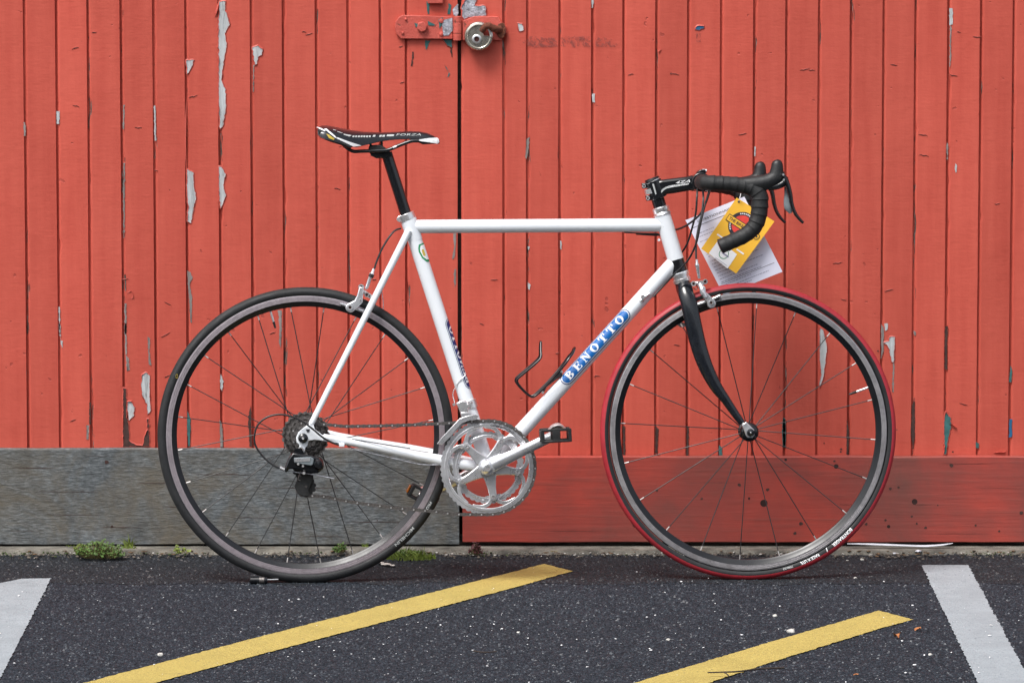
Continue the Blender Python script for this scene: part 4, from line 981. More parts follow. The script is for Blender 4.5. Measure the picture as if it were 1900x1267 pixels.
# handlebar with tape
BW = 0.205
def barpath(s):
    return [(V(1301, 338, 0.022 * s), .0150), (V(1302, 338, 0.080 * s), .0160), (V(1303, 338, 0.150 * s), .0163), (V(1306, 338.5, 0.185 * s), .0163), (V(1320, 339.5, 0.203 * s), .0163), (V(1345, 341, BW * s), .0163), (V(1372, 343.5, BW * s), .0170), (V(1396, 349, BW * s), .0185), (V(1408, 362, BW * s), .0190), (V(1409.5, 378, BW * s), .0188), (V(1408, 398, BW * s), .0180), (V(1400, 420, BW * s), .0172), (V(1382, 436.5, BW * s), .0166), (V(1358, 448, BW * s), .0163), (V(1336.5, 457.5, BW * s), .0162)]
# left side is the mirror image of the right side
def mir(p): return Vector((p.x, -p.y, p.z))
bp = barpath(1)
bar = part('handlebar', tube([Vector((bp[0][0].x, -0.055, bp[0][0].z)), Vector((bp[0][0].x, 0.055, bp[0][0].z))], .0150, 24), M_BLACK)
part('bar_clamp', tube([Vector((bp[0][0].x, -0.023, bp[0][0].z)), Vector((bp[0][0].x, 0.023, bp[0][0].z))], .0215, 28), M_BLACK, stem, bevel=0.002)
part('clamp_bolt', cyl(V(1303, 317, 0.012), V(1311, 317.5, 0.012), 0.0045, 12), M_CHR, stem); part('clamp_bolt', cyl(V(1309, 352, 0.012), V(1314, 353, 0.012), 0.0035, 12), M_CHR, stem)
part('clamp_ear', pxprism([(1291, 321), (1298, 315), (1308, 315), (1309, 322), (1300, 326)], 0, 0.042), M_BLACK, stem, bevel=0.002)
wrap = lambda l: 1 + 0.085 * ((l / 0.017) % 1.0) ** 2
for s in (1, -1):
    P = [p if s > 0 else mir(p) for p, _ in bp]; r = [q for _, q in bp]
    P = P[1:]; r = r[1:]
    part('bar_tape', tube(P, r, 22, 9, rfun=wrap), M_TAPE, bar, ang=25)
    e = P[-1]; d = (P[-1] - P[-2]).normalized()
    part('bar_plug', tube([e, e + d * 0.002], [.0150, .0130], 20), M_MATT, bar)
    hood = [(1380, 343, .0165), (1398, 342, .0178), (1414, 340, .0180), (1428, 336, .0172), (1438, 329, .0172), (1441, 319, .0152), (1441.8, 310, .0136), (1441.5, 303, .0118), (1441, 298.8, .0085), (1440.6, 296.6, .0035)]
    hp = [V(x, y, BW + 0.002) for x, y, _ in hood]; hp = [p if s > 0 else mir(p) for p in hp]
    front = [(1424, 336, .0150), (1438, 330, .0150), (1449, 326, .0120), (1455, 326, .0075)]
    fp = [V(x, y, BW + 0.002) for x, y, _ in front]; fp = [p if s > 0 else mir(p) for p in fp]
    hd = part('brake_hood', join(tube(hp, [q[2] for q in hood], 20, 5, squash=0.9), tube(fp, [q[2] for q in front], 18, 4, squash=0.85)), M_MATT, bar, ang=60)
    hw_ = [V(x, y, BW + 0.004) for x, y in [(1425, 350), (1436, 347), (1446, 344), (1455, 338), (1457, 328)]]
    hw_ = [p if s > 0 else mir(p) for p in hw_]
    part('lever_bracket', tube(hw_, [.006, .0075, .0080, .0080, .0065], 14, 3), M_BLACK, bar)
    lv = [V(x, y, BW + 0.003) for x, y in [(1447, 322), (1455, 329), (1461, 342), (1466, 360), (1469, 378), (1474, 393), (1481, 404), (1490.5, 414)]]
    lv = [p if s > 0 else mir(p) for p in lv]
    part('brake_lever', tube(lv, [.0040, .0062, .0060, .0052, .0046, .0042, .0038, .0030], 14, 5, squash=1.7), M_BLACK, bar)
    pd = [V(x, y, BW - 0.006) for x, y in [(1458, 346), (1459, 360), (1461, 374), (1463.5, 386), (1467, 396)]]; pd = [p if s > 0 else mir(p) for p in pd]
    if s > 0: part('shift_paddle', tube(pd, [.003, .0045, .0085, .0092, .003], 14, 4, squash=0.5), M_PADDLE, bar)
    for x, y in ((1453.5, 324.5), (1454.5, 334)):
        q = V(x, y, BW + .0185); q = q if s > 0 else mir(q)
        part('pivot_pin', lathe(q, [(0, -0.001 * s), (0.0022, -0.001 * s), (0.0026, 0.006 * s)], 12), M_CHR, bar)

# cables
def cable(name, pts, r, mat, ws, n=6, label=None): return part(name, tube([V(x, y, w) for (x, y), w in zip(pts, ws)], r, 10, n), mat, label=label)
cable('cable', [(1294, 349), (1293, 368), (1291, 395), (1285, 420), (1276, 450), (1265.5, 468), (1257, 478)], .0023, M_CAB, [.02, .035, .035, .025, 0, -.022, -.022])
cable('cable', [(1304, 350), (1305, 370), (1302, 398), (1296, 423), (1291.5, 452), (1291.7, 480)], .0024, M_CABG, [.02, .045, .05, .04, .02, .012])
cable('cable', [(1318, 352), (1310, 376), (1298.5, 398), (1279, 415), (1262, 424), (1246, 428), (1225, 436), (1180, 434)], .0023, M_CAB, [.03, .05, .045, .02, -.005, -.022, -.014, -.010])
cable('cable', [(1316, 354), (1308, 381), (1299, 419), (1292, 451), (1279, 479), (1266, 495), (1252, 508), (1235, 526), (1212, 551)], .0022, M_CAB, [.04, .065, .07, .065, .045, .032, .024, .014, .016])
cable('cable', [(1222, 433.5), (1190, 433), (1158, 431.5)], .0015, M_CAB, [0.003] * 3, 2)
cable('cable', [(744, 424), (733, 428), (722, 440), (712, 456), (706, 468), (699, 485), (694.5, 499)], .0022, M_CAB, [-.008, -.003, .004, .006, .006, .006, .006])
cable('cable', zoomed(440, 720, 5.28, [(1010, 556), (950, 540), (850, 490), (740, 400), (640, 325), (540, 280), (420, 258), (300, 282), (210, 350), (172, 450), (180, 560), (255, 670), (350, 750), (425, 785)]), .0022, M_CAB, [.070, .074, .080, .084, .085, .084, .083, .082, .082, .082, .082, .082, .082, .082])
part('cable_stop', tube(pz(Z3([(418, 778), (462, 798)]), .082), .0042, 12), M_CHR)
cable('inner_cable', zoomed(440, 720, 5.28, [(500, 808), (600, 826), (655, 832), (800, 855), (952, 886)]), .0011, M_GALV, [.082, .085, .088, .09, .092])
cable('inner_cable', [(823, 862), (780, 861), (730, 850), (650, 832)], .0010, M_GALV, [.04, .045, .05, .06])
cable('inner_cable', zoomed(820, 540, 4.873, [(215, 760), (170, 800), (120, 870), (98, 930), (115, 1010)]), .0010, M_CHR, [.017, .018, .012, .008, .012])
cable('inner_cable', [(706, 520), (709, 545), (711, 562), (710, 600)], .0010, M_GALV, [-.03] * 4)
adj = part('cable_adjuster', tube([V(1189, 559, .016), V(1194, 553, .017), V(1205, 544.5, .017)], [.0048, .0050, .0035], 14), M_CHR)
part('adjuster_stop', lathe(V(1193, 551, .0195), [(0, -.004), (.0045, -.004), (.0055, -.001), (.0055, .004)], 16), M_CHR, adj)

# brakes
BZ = lambda p: zoomed(1220, 460, 7.04, p)
fb = part('brake_calliper', pxprism(BZ([(548, 505), (620, 500), (632, 575), (700, 640), (750, 690), (765, 735), (740, 782), (690, 790), (655, 765), (635, 700), (585, 640), (555, 590)]), 0.026, 0.009), M_ALU, bevel=0.002, label='front brake calliper')
def bolt_(p, w, r, parent, mats=None): part('bolt', lathe(V(p[0], p[1], w), [(0, -.001), (r * .45, -.001), (r * .5, -.003), (r * .95, -.003), (r, -.001), (r, .006)], 18, mi=[1, 1, 0, 0, 0]), mats or [M_CHR, M_DARK], parent)
bolt_(BZ([(700, 715)])[0], .031, .0055, fb); bolt_(BZ([(585, 602)])[0], .0305, .0018, fb); bolt_(BZ([(585, 545)])[0], .0305, .0018, fb)
part('pad_holder', tube(pz(BZ([(505, 745), (600, 712), (720, 668), (818, 622)]), .0155), .0036, 10, 3), M_ALU, fb); part('brake_pad', tube(pz(BZ([(520, 752), (620, 718), (740, 672), (800, 645)]), .0125), .0044, 8, 3), M_RUB, fb)
for y_ in (1, -1): part('calliper_arm', tube([V(1299, 526, .014 * y_), V(1303, 537, .026 * y_), V(1309, 552, .029 * y_)], [.0065, .0060, .0050], 14, 4), M_ALU, fb)
part('pivot', cyl(V(1286, 526, 0), V(1309, 524, 0), .0050, 16), M_CHR, fb)
for p, r in (((470, 468), .0062), ((622, 440), .0060), ((560, 470), .0072)): bolt_(BZ([p])[0], .018, r, fb)
part('spring', tube(pz(BZ([(500, 470), (520, 520), (500, 545), (470, 520)]), .016), .0012, 6, 3), M_DSTEEL, fb)
part('barrel_adjuster', tube(pz(BZ([(512, 150), (514, 200), (516, 215), (520, 235), (525, 265), (535, 335), (545, 400)]), .012), [.0028, .0032, .0050, .0050, .0042, .0036, .0030], 16), M_ALU, fb)
part('far_arm', pxprism([(1254, 601), (1262, 597), (1272, 600), (1274, 606), (1262, 607)], -.024, .008), M_ALU, fb, bevel=.001)
RB = lambda p: zoomed(620, 400, 5.279, p)
rb = part('brake_calliper', pxprism(RB([(245, 700), (290, 700), (285, 760), (278, 850), (240, 890), (200, 925), (180, 945), (150, 950), (118, 930), (108, 895), (125, 865), (160, 850), (200, 830), (225, 780)]), 0.027, 0.009), M_ALU, bevel=0.002, label='rear brake calliper')
bolt_(RB([(155, 900)])[0], .033, .0065, rb); bolt_(RB([(258, 828)])[0], .032, .0018, rb)
for p, r in (((265, 700), .0068), ((320, 775), .0058), ((345, 790), .0045)): bolt_(RB([p])[0], .018, r, rb)
part('pad_holder', tube(pz(RB([(58, 862), (120, 880), (200, 908), (285, 935)]), .0155), .0036, 10, 3), M_ALU, rb); part('brake_pad', tube(pz(RB([(70, 878), (130, 895), (210, 920), (275, 945)]), .0125), .0042, 8, 3), M_RUB, rb)
part('pivot', cyl(V(667, 535, 0), V(693, 555, 0), .0050, 16), M_CHR, rb)
part('barrel_adjuster', tube(pz(RB([(388, 520), (375, 560), (370, 570), (358, 600), (350, 615), (325, 690), (310, 720)]), .010), [.0028, .0036, .0056, .0056, .0040, .0042, .0034], 16), M_ALU, rb)
part('adjuster_ring', tube(pz(RB([(372, 572), (356, 606)]), .010), .0060, 16), M_MATT, rb)

# bottle cage
CZ = lambda p: zoomed(940, 560, 6.335, p)
side = CZ([(403, 475), (402, 560), (405, 635), (385, 680), (300, 760), (150, 885), (125, 920), (130, 955), (190, 1030), (275, 1105), (330, 1108), (420, 1030), (560, 885), (680, 740), (740, 655), (780, 600), (800, 545)])
N_ = len(side); wfun = [.012, .022, .030, .034, .036, .036, .036, .036, .034, .030, .028, .028, .030, .034, .030, .022, .012]
near = [V(x, y, w) for (x, y), w in zip(side, wfun)]; far = [mir(p) for p in near]
cage = part('bottle_cage', tube(near + [V(*side[-1], 0)] + far[::-1] + [V(*side[0], 0)], .0027, 10, 3), M_BLACK)
part('cage_bracket', pxprism(CZ([(545, 880), (640, 800), (655, 860), (590, 905), (470, 1000), (430, 1075), (415, 1050), (450, 990)]), 0, 0.020), M_MATT, cage, bevel=0.001)
for p in ((648, 820), (425, 1065)): part('bolt', lathe(V(*CZ([p])[0], .0115), [(0, -.001), (.0028, -.001), (.0032, .002)], 12), M_CHR, cage)

# chainset
cc = V(905.8, 867.2, 0.045)
def toothed(n, R, th_, m=4):
    r = []
    for k in range(n * m):
        ph = (k % m) / m; r.append(R + th_ * (1.0 if ph in (0.25,) else (0.55 if ph in (0.0, 0.5) else -0.35)))
    return r
ring_ang0 = 63.6
cs_ = empty('crankset', parent=bike)
big = toothed(52, .1058, .0022); part('chainring', annulus(cc, big, [.0915] * len(big), cc.y - .0015, cc.y + .0015), M_ALU, cs_, bevel=0.0, label='large outer chainring')
lip_ = lathe(cc, [(.0985, -.0015), (.0975, -.0030), (.0925, -.0030), (.0910, -.0015)], 96, cap=False); part('chainring_lip', lip_, M_ALU, cs_)
ci = V(905.8, 867.2, 0.038); sm_ = toothed(39, .0795, .0022); part('chainring', annulus(ci, sm_, [.0665] * len(sm_), ci.y - .0012, ci.y + .0012), M_ALU, cs_, label='small inner chainring')
part('chainring_lip', lathe(ci, [(.0735, -.0012), (.0725, -.0030), (.0690, -.0030), (.0675, -.0012)], 96, cap=False), M_ALU, cs_)
def pol(c, r, deg, dy=0): return Vector((c.x + r * math.cos(R_(deg)), c.y + dy, c.z + r * math.sin(R_(deg))))
def flatbar(pts, widths, th_, y):
    """bar in the wheel plane following pts with these half widths"""
    L_a, R_a = [], []
    for i, p in enumerate(pts):
        d = (pts[min(i + 1, len(pts) - 1)] - pts[max(i - 1, 0)]); d.y = 0; d.normalize(); nrm = Vector((-d.z, 0, d.x)); L_a.append(p + nrm * widths[i]); R_a.append(p - nrm * widths[i])
    o = L_a + R_a[::-1]; return prism([(p.x, p.z) for p in o], y - th_ / 2, y + th_ / 2)
for k in range(5):
    a = ring_ang0 - 72 * k
    pts = [pol(cc, r, a) for r in (.012, .028, .045, .060, .0675)]
    part('spider_arm', flatbar(pts, [.017, .0125, .0095, .0082, .0078], .0075, cc.y - .006), M_ALU, cs_, bevel=0.002)
    for sgn in (1, -1):
        pts = smooth_path([pol(cc, .0665, a), pol(cc, .0735, a + 4 * sgn), pol(cc, .0825, a + 10 * sgn), pol(cc, .0895, a + 20 * sgn), pol(cc, .0930, a + 32 * sgn)], 3)
        part('ring_web', flatbar(pts, [.0042] * len(pts), .0028, cc.y - .0002 * sgn), M_ALU, cs_, bevel=0.0007)
    q = pol(cc, .0665, a, -.0098)
    part('chainring_bolt', lathe(q, [(0, .001), (.0024, .001), (.0028, -.0012), (.0052, -.0012), (.0056, .001)], 18, mi=[1, 1, 0, 0]), [M_CHR, M_RUST], cs_)
    part('bolt_boss', lathe(pol(cc, .0665, a, -.002), [(0, -.0075), (.0078, -.0075), (.0084, -.005), (.0084, .006)], 22), M_ALU, cs_)
    pts = smooth_path([pol(ci, .0625, a), pol(ci, .0665, a + 8), pol(ci, .0685, a + 15)], 3); part('ring_web', flatbar(pts, [.004] * len(pts), .0024, ci.y), M_ALU, cs_)
    pts = smooth_path([pol(ci, .0625, a), pol(ci, .0665, a - 8), pol(ci, .0685, a - 15)], 3); part('ring_web', flatbar(pts, [.004] * len(pts), .0024, ci.y + .0002), M_ALU, cs_)
pedal_c = V(1030.5, 806, 0.105)
cb = V(904.6, 867.3, 0.066); ce = V(1030.5, 806.2, 0.078)
arm = tube([cb, cb.lerp(ce, .25), cb.lerp(ce, .6), cb.lerp(ce, .9), cb.lerp(ce, 1.0), cb.lerp(ce, 1.05)], [.0155, .0135, .0118, .0112, .0110, .006], 24, 4, squash=0.62)
part('crank_arm', arm, M_ALU, cs_, ang=50)
part('crank_hub', lathe((cb.x, cb.y, cb.z), [(0, -.0115), (.0085, -.0115), (.0095, -.0105), (.0165, -.008), (.0195, .003), (.0195, .012)], 32), M_ALU, cs_)
part('crank_bolt', lathe((cb.x, cb.y - .0115, cb.z), [(0, .001), (.0032, .001), (.0038, -.0012), (.0075, -.0012), (.0080, .001)], 24, mi=[1, 1, 0, 0]), [M_CHR, M_RUST], cs_)
circ = refine(text_geo('CAMPAGNOLO', .0075, spacing=1.1, bold=.0001), .003, 2)
part('lettering', warp(circ, lambda v: Vector((cc.x + (.0950 + v.y) * math.cos(R_(70) - v.x / .095), cc.y - .0036, cc.z + (.0950 + v.y) * math.sin(R_(70) - v.x / .095)))), M_INKD, cs_)
fc0 = V(905.8, 863, -.06); fc1 = V(781, 922, -.075)
part('crank_arm', tube([fc0, fc0.lerp(fc1, .5), fc1], [.0150, .0118, .0110], 20, 4, squash=.62), M_ALU, cs_)
# pedals
def pedal(c, s, tilt, lens):
    rm = rotm(tilt); root = part('pedal', lathe((c.x, c.y, c.z), [(.0075, -.034), (.0095, -.030), (.0105, 0), (.0095, .030), (.0075, .034)], 20), M_MATT, label='far side pedal with orange reflector' if lens else 'near side pedal with black cage')
    C3 = Vector(c); f = lambda g: warp(g, lambda v: C3 + rm @ v)
    for y in (-.036, .036):
        o = [(-.034, -.012), (-.031, -.016), (-.008, -.014), (.008, -.014), (.031, -.016), (.034, -.010), (.035, .012), (.031, .018), (.014, .016), (-.014, .014), (-.028, .016), (-.035, .010)]
        i = [(-.026, -.006), (-.024, -.008), (-.012, -.008), (-.010, -.008), (-.010, -.006), (-.010, 0), (-.010, .004), (-.011, .007), (-.016, .008), (-.020, .008), (-.024, .008), (-.026, .005)]
        j = [(-x_, z_) for x_, z_ in i]
        g = join(box((-.0300, y, 0), (.0075, .006, .030)), box((.0305, y, 0), (.0075, .006, .030)), box((0, y, .0125), (.060, .006, .006)), box((0, y, -.0125), (.060, .006, .0055)), box((0, y, 0), (.018, .006, .022)))
        part('cage_plate', f(g), M_MATT, root, bevel=.0012)
    part('cage_bar', f(join(box((-.0315, 0, 0), (.006, .068, .022)))), M_MATT, root, bevel=.001); part('cage_bar', f(join(box((.0315, 0, 0), (.006, .068, .022)))), M_MATT, root, bevel=.001)
    part('pedal_clip', f(tube([(-.014, 0, .012), (-.004, 0, .020), (.010, 0, .0215), (.022, 0, .013)], [.003, .0045, .0050, .003], 12, 4, squash=4)), M_CHR, root)
    if lens:
        part('reflector', f(box((-.0375, 0, 0), (.004, .056, .018))), M_LENS, root, bevel=.001)
    return root
pedal(V(1030.5, 807, .125), 1, R_(-3) * -1 * -1, False)
pedal(V(785, 920, -.125), -1, R_(-28) * -1, True)
# front derailleur
fd = part('front_derailleur', pxprism(zoomed(780, 740, 5.28, [(160, 440), (215, 370), (300, 280), (385, 190), (460, 165), (540, 150), (572, 168), (548, 200), (470, 210), (400, 240), (330, 310), (260, 390), (205, 440)]), .056, .0025), M_ALU, bevel=.0008)
part('cage_plate', pxprism(zoomed(780, 740, 5.28, [(165, 438), (300, 285), (385, 195), (540, 155), (560, 200), (400, 270), (210, 450)]), .038, .0022), M_ALU, fd)
part('derailleur_body', pxprism(zoomed(780, 740, 5.28, [(345, 40), (400, 10), (455, 20), (470, 60), (465, 150), (400, 175), (385, 120), (370, 80)]), .040, .026), M_CHR, fd, bevel=.003)
part('cage_link', pxprism(zoomed(780, 740, 5.28, [(395, 130), (470, 130), (540, 160), (400, 200)]), .050, .012), M_ALU, fd, bevel=.001)
part('clamp_band', tube([V(868.2, 743), V(873, 758)], [.0180, .0180], 30), M_CHR, fd, bevel=.001)
for p in ((330, 55), (470, 65), (500, 40)): part('bolt', lathe(V(*zoomed(780, 740, 5.28, [p])[0], .053), [(0, -.003), (.0030, -.003), (.0036, .004)], 14), M_CHR, fd)
# cassette
cas = empty('cassette', parent=bike)
for k, nt_ in enumerate((25, 23, 21, 19, 17, 16, 15, 14, 13, 12)):
    Rk = nt_ * .0127 / (2 * math.pi) + .001; rr = toothed(nt_, Rk, .0028); yk = -(.022 + .0042 * k); rr = rr[k * 3:] + rr[:k * 3]
    sp_m = (M_COG1, M_COG2, M_DSTEEL)[k % 3]
    sg = annulus((cr.x, 0, cr.z), rr, [Rk * .80] * len(rr), yk - .0009, yk + .0009)
    for q_ in range(5):
        aa = 72 * q_ + 17 * k; sg = join(sg, flatbar([pol(Vector((cr.x, 0, cr.z)), r9, aa + (r9 - .016) * 500) for r9 in (.016, (.016 + Rk * .82) / 2, Rk * .82)], [.0035, .0028, .0032], .0014, yk))
    part('sprocket', sg, sp_m, cas)
part('lock_ring', lathe((cr.x, 0, cr.z), [(.008, -.062), (.0165, -.0625), (.0175, -.059)], 24), M_DSTEEL, cas); part('freehub', lathe((cr.x, 0, cr.z), [(.017, -.018), (.017, -.060)], 24), M_DSTEEL, cas)
# rear derailleur
rd = part('rear_derailleur', pxprism(Z3([(500, 690), (545, 625), (600, 640), (740, 660), (840, 700), (850, 780), (790, 835), (690, 825), (560, 790), (500, 790), (495, 822), (462, 818), (468, 770)]), .086, .020), M_BLACK, bevel=.004)
part('parallelogram', pxprism(Z3([(555, 682), (720, 672), (752, 690), (745, 745), (725, 760), (560, 730)]), .0985, .006), M_PADDLE, rd, bevel=.0015)
part('name_plate', pxprism(Z3([(560, 690), (715, 680), (715, 715), (565, 722)]), .1020, .001), M_ALU, rd)
part('knuckle', lathe(V(*Z3([(795, 742)])[0], .086), [(0, -.020), (.008, -.019), (.0115, -.014), (.0122, .012), (0, .013)], 26), M_BLACK, rd)
part('hanger_bolt', lathe(V(*Z3([(622, 605)])[0], .078), [(0, .001), (.0038, .001), (.0045, -.002), (.0068, -.002), (.0075, .006)], 22, mi=[1, 1, 0, 0]), [M_CHR, M_RUST], rd)
part('upper_knuckle', lathe(V(*Z3([(600, 640)])[0], .076), [(0, -.006), (.012, -.006), (.013, .010)], 24), M_BLACK, rd)
for p, r in (((598, 742), .0030), ((655, 832), .0034), ((645, 762), .0028)): part('screw', lathe(V(*Z3([p])[0], .100), [(0, -.003), (r * .9, -.003), (r, .006)], 14), M_CHR, rd)
part('pulley_cage', pxprism(Z3([(600, 880), (650, 850), (730, 830), (750, 880), (725, 940), (700, 1000), (715, 1045), (670, 1062), (600, 1040), (560, 960), (575, 920)]), .072, .003), M_MATT, rd, bevel=.001)
part('pulley_cage', pxprism(Z3([(600, 850), (650, 800), (730, 800), (750, 880), (725, 940), (710, 1045), (670, 1055), (600, 1040), (565, 960)]), .058, .002), M_MATT, rd)
pl = V(*Z3([(675, 962)])[0], .065); tr = toothed(11, .0205, .0030); part('pulley', annulus(pl, tr, [.005] * len(tr), pl.y - .0015, pl.y + .0015), M_MATT, rd)
part('pulley_bolt', lathe((pl.x, pl.y - .006, pl.z), [(0, -.003), (.003, -.003), (.0034, .003)], 14), M_DSTEEL, rd)
pu = V(*Z3([(640, 790)])[0], .063); part('pulley', annulus(pu, tr, [.005] * len(tr), pu.y - .0015, pu.y + .0015), M_MATT, rd)
part('cage_spring_tab', tube(pz(Z3([(620, 905), (600, 890), (625, 800)]), .075), .0016, 8, 3), M_DSTEEL, rd)

# chain
PR = .1052; SR = 15 * .0127 / (2 * math.pi)
path = []
for k in range(0, 41): path.append(pol(cc, PR, 96 - 186 * k / 40))             # top of the big ring, round the front, to the bottom
w_l = [(845, 954), (799, 948), (726, 941.5), (650, 931), (600, 921)]
for i, (x, y) in enumerate(w_l): path.append(V(x, y, .045 + .020 * (i + 1) / 6))
for k in range(0, 9): path.append(pol(pl, .0215, -75 - 170 * k / 8))
path.append(V(*Z3([(600, 850)])[0], .062))
for k in range(0, 6): path.append(pol(pu, .0215, -60 + 110 * k / 5) if True else None)
sc3 = Vector((cr.x, -.051, cr.z))
for k in range(0, 11): path.append(pol(sc3, SR, 262 - 168 * k / 10))
for i, (x, y) in enumerate([(640, 791), (700, 790), (760, 788.3), (820, 785.5)]): path.append(V(x, y, .051 - .0012 * (i + 1)))
cum = [0.0]; loop = path + [path[0]]
for i in range(1, len(loop)): cum.append(cum[-1] + (loop[i] - loop[i - 1]).length)
NL = int(cum[-1] / .0127 / 2) * 2; pit = cum[-1] / NL
def at_len(s):
    s %= cum[-1]
    lo = 0
    while cum[lo + 1] < s: lo += 1
    return loop[lo].lerp(loop[lo + 1], (s - cum[lo]) / max(1e-9, cum[lo + 1] - cum[lo]))
def link_mesh(nm, off, th_):
    o = []
    for x, sgn in ((0, -1), (1, 1)):
        for k in range(7):
            a = math.pi / 2 * (1 if x == 0 else -1) + math.pi * k / 6
            o.append((x * pit + .0042 * math.cos(a), .0042 * math.sin(a)))
    o.insert(7, (pit / 2, -.0029)); o.append((pit / 2, .0029))
    g = join(prism(o, -off - th_, -off), prism(o, off, off + th_), setm(cyl((0, -off - th_ - .0004, 0), (0, off + th_ + .0004, 0), .0019, 8), 1))
    me = bpy.data.meshes.new(nm); me.from_pydata([tuple(v) for v in g[0]], [], g[1]); me.materials.append(M_DSTEEL); me.materials.append(M_CHR); me.polygons.foreach_set('material_index', g[2]); finish(me); return me
lm = [link_mesh('link', .0024, .0009), link_mesh('link', .0012, .0009)]
rl = []
for k in range(NL): p = at_len(k * pit); rl.append(cyl(p + Vector((0, -.0012, 0)), p + Vector((0, .0012, 0)), .0038, 8))
chain = part('chain', join(*rl), M_DSTEEL, kind='stuff')
for k in range(NL):
    p = at_len(k * pit); q = at_len((k + 1) * pit); d = (q - p).normalized(); yv = Vector((0, 1, 0)); z_ = d.cross(yv).normalized(); y2 = z_.cross(d)
    m = Matrix((d, y2, z_)).transposed().to_4x4(); m.translation = p; inst('link', lm[k % 2], chain, m)

# ------------------------------------------------------------------ papers hanging from the bar
def world_pt(p): return BIKE_M @ p
def sheet(name, corners, w, mats, n=14, curl_=0.006, th=0.0003, seed=1, **k):
    c = [V(x, y, w) for x, y in corners]; c = [BIKE_M @ p for p in c]; o0 = c[0]
    def f(u, v_, h=0.0):
        p = c[0].lerp(c[1], u).lerp(c[3].lerp(c[2], u), v_)
        b = curl_ * (0.6 * math.sin(u * 2.6 + seed) + (v_ - 0.3) ** 2 * 1.6) - h
        return p + Vector((0, b, 0)) - o0
    vs, fs = [], []
    for s_ in (0, th):
        for i in range(n + 1):
            for j in range(n + 1): vs.append(f(i / n, j / n, -s_))
    q = (n + 1) ** 2
    for i in range(n):
        for j in range(n):
            a = i * (n + 1) + j; fs += [(a, a + 1, a + n + 2, a + n + 1), (q + a, q + a + n + 1, q + a + n + 2, q + a + 1)]
    rim_ = [i * (n + 1) for i in range(n + 1)] + [n * (n + 1) + j for j in range(1, n + 1)] + [i * (n + 1) + n for i in range(n - 1, -1, -1)] + [j for j in range(n - 1, 0, -1)]
    for i in range(len(rim_)): a, b = rim_[i], rim_[(i + 1) % len(rim_)]; fs.append((a, b, q + b, q + a))
    root = empty(name, o0, **k); obj('sheet', (vs, fs), mats, root)
    return root, f
pw = -.175
paper, pf = sheet('paper_sheet', [(1272, 409), (1381, 365), (1452, 504.5), (1343, 549)], pw, M_PAPER, label='white printed sheet hanging from the handlebar behind the yellow tag', cat='paper')
def on_sheet(name, polys, f, mat, root, h=0.0006, ml=0.06):
    vs, fs = [], []
    for q in polys:
        k = len(vs); vs += [Vector((a, b, 0)) for a, b in q]; fs.append(tuple(range(k, k + len(q))))
    g = refine((vs, fs), ml, 4); return obj(name, ([f(v.x, v.y, h) for v in g[0]], g[1]), mat, root)
rr_ = random.Random(11)
def textline(u, v, L, hh): 
    o = []; x = u
    while x < u + L:
        wl = rr_.uniform(.012, .05); o.append(rect(x, v, min(u + L, x + wl), v + hh)); x += wl + .010
    return o
lines = []
for v in (.36, .44, .50, .56, .60, .64, .68, .72, .76, .80, .84, .88, .92, .95): lines += textline(.06, v, rr_.uniform(.25, .85), .008)
for v in (.20, .24, .30): lines += textline(.05, v, .3, .007)
on_sheet('print_lines', lines, pf, M_INK, paper)
on_sheet('rule', [rect(.03, .115, .85, .120), rect(.05, .47, .92, .474), rect(.05, .86, .95, .864)], pf, M_INKD, paper)
def text_on(s, u, v, hu, hv, f, mat, root, h=.0008, bold=0.0, ang=0.0):
    g = refine(text_geo(s, 1.0, bold=bold), .5, 2); xs_ = [q.x for q in g[0]]; ys_ = [q.y for q in g[0]]; sx = hu / (max(xs_) - min(xs_)); sy = hv / (max(ys_) - min(ys_))
    return obj('lettering', ([f(u + q.x * sx, v - q.y * sy, h) for q in g[0]], g[1]), mat, root)
text_on('QUESTIONNAIRE', .46, .070, .60, .030, pf, M_INKD, paper)
tw_ = -.150
tag_, tf = sheet('yellow_tag', [(1367, 367), (1437, 411), (1366, 508), (1301, 462)], tw_, M_CARDY, 12, .003, .0006, label='yellow card shop tag with a round red emblem, hanging under the bar', cat='tag')
# card proportions: u across 83 px, v down 111 px
UU, VV = 83.0, 114.0
def circ_uv(cx, cy, r, n=30): return [(cx + r / UU * math.cos(2 * math.pi * k / n), cy + r / VV * math.sin(2 * math.pi * k / n)) for k in range(n)]
def uv_of(px, py):
    a = V(1367, 367, tw_); b = V(1437, 411, tw_); d = V(1301, 462, tw_); p = V(px, py, tw_); u_ = (b - a); v_ = (d - a)
    det = u_.x * v_.z - u_.z * v_.x; q = p - a; return ((q.x * v_.z - q.z * v_.x) / det, (u_.x * q.z - u_.z * q.x) / det)
ce_ = uv_of(1377, 418)
on_sheet('emblem', [circ_uv(*ce_, 25)], tf, M_INKD, tag_, .0007); on_sheet('emblem_disc', [circ_uv(*ce_, 18.5)], tf, M_REDP, tag_, .0011)
tk = []
for a in list(range(-130, -70, 9)) + list(range(130, 185, 9)):
    cx, cy = ce_[0] + 21.7 / UU * math.cos(R_(a)), ce_[1] + 21.7 / VV * math.sin(R_(a)); tk.append([(cx - 1.1 / UU, cy - 1.1 / VV), (cx + 1.1 / UU, cy - 1.1 / VV), (cx + 1.1 / UU, cy + 1.1 / VV), (cx - 1.1 / UU, cy + 1.1 / VV)])
on_sheet('emblem_ticks', tk, tf, M_WHITE, tag_, .0011)
cb_ = uv_of(1366.5, 412.5)
on_sheet('banner_edge', [rect(cb_[0] - .235, cb_[1] - .060, cb_[0] + .235, cb_[1] + .060)], tf, M_INKD, tag_, .0014)
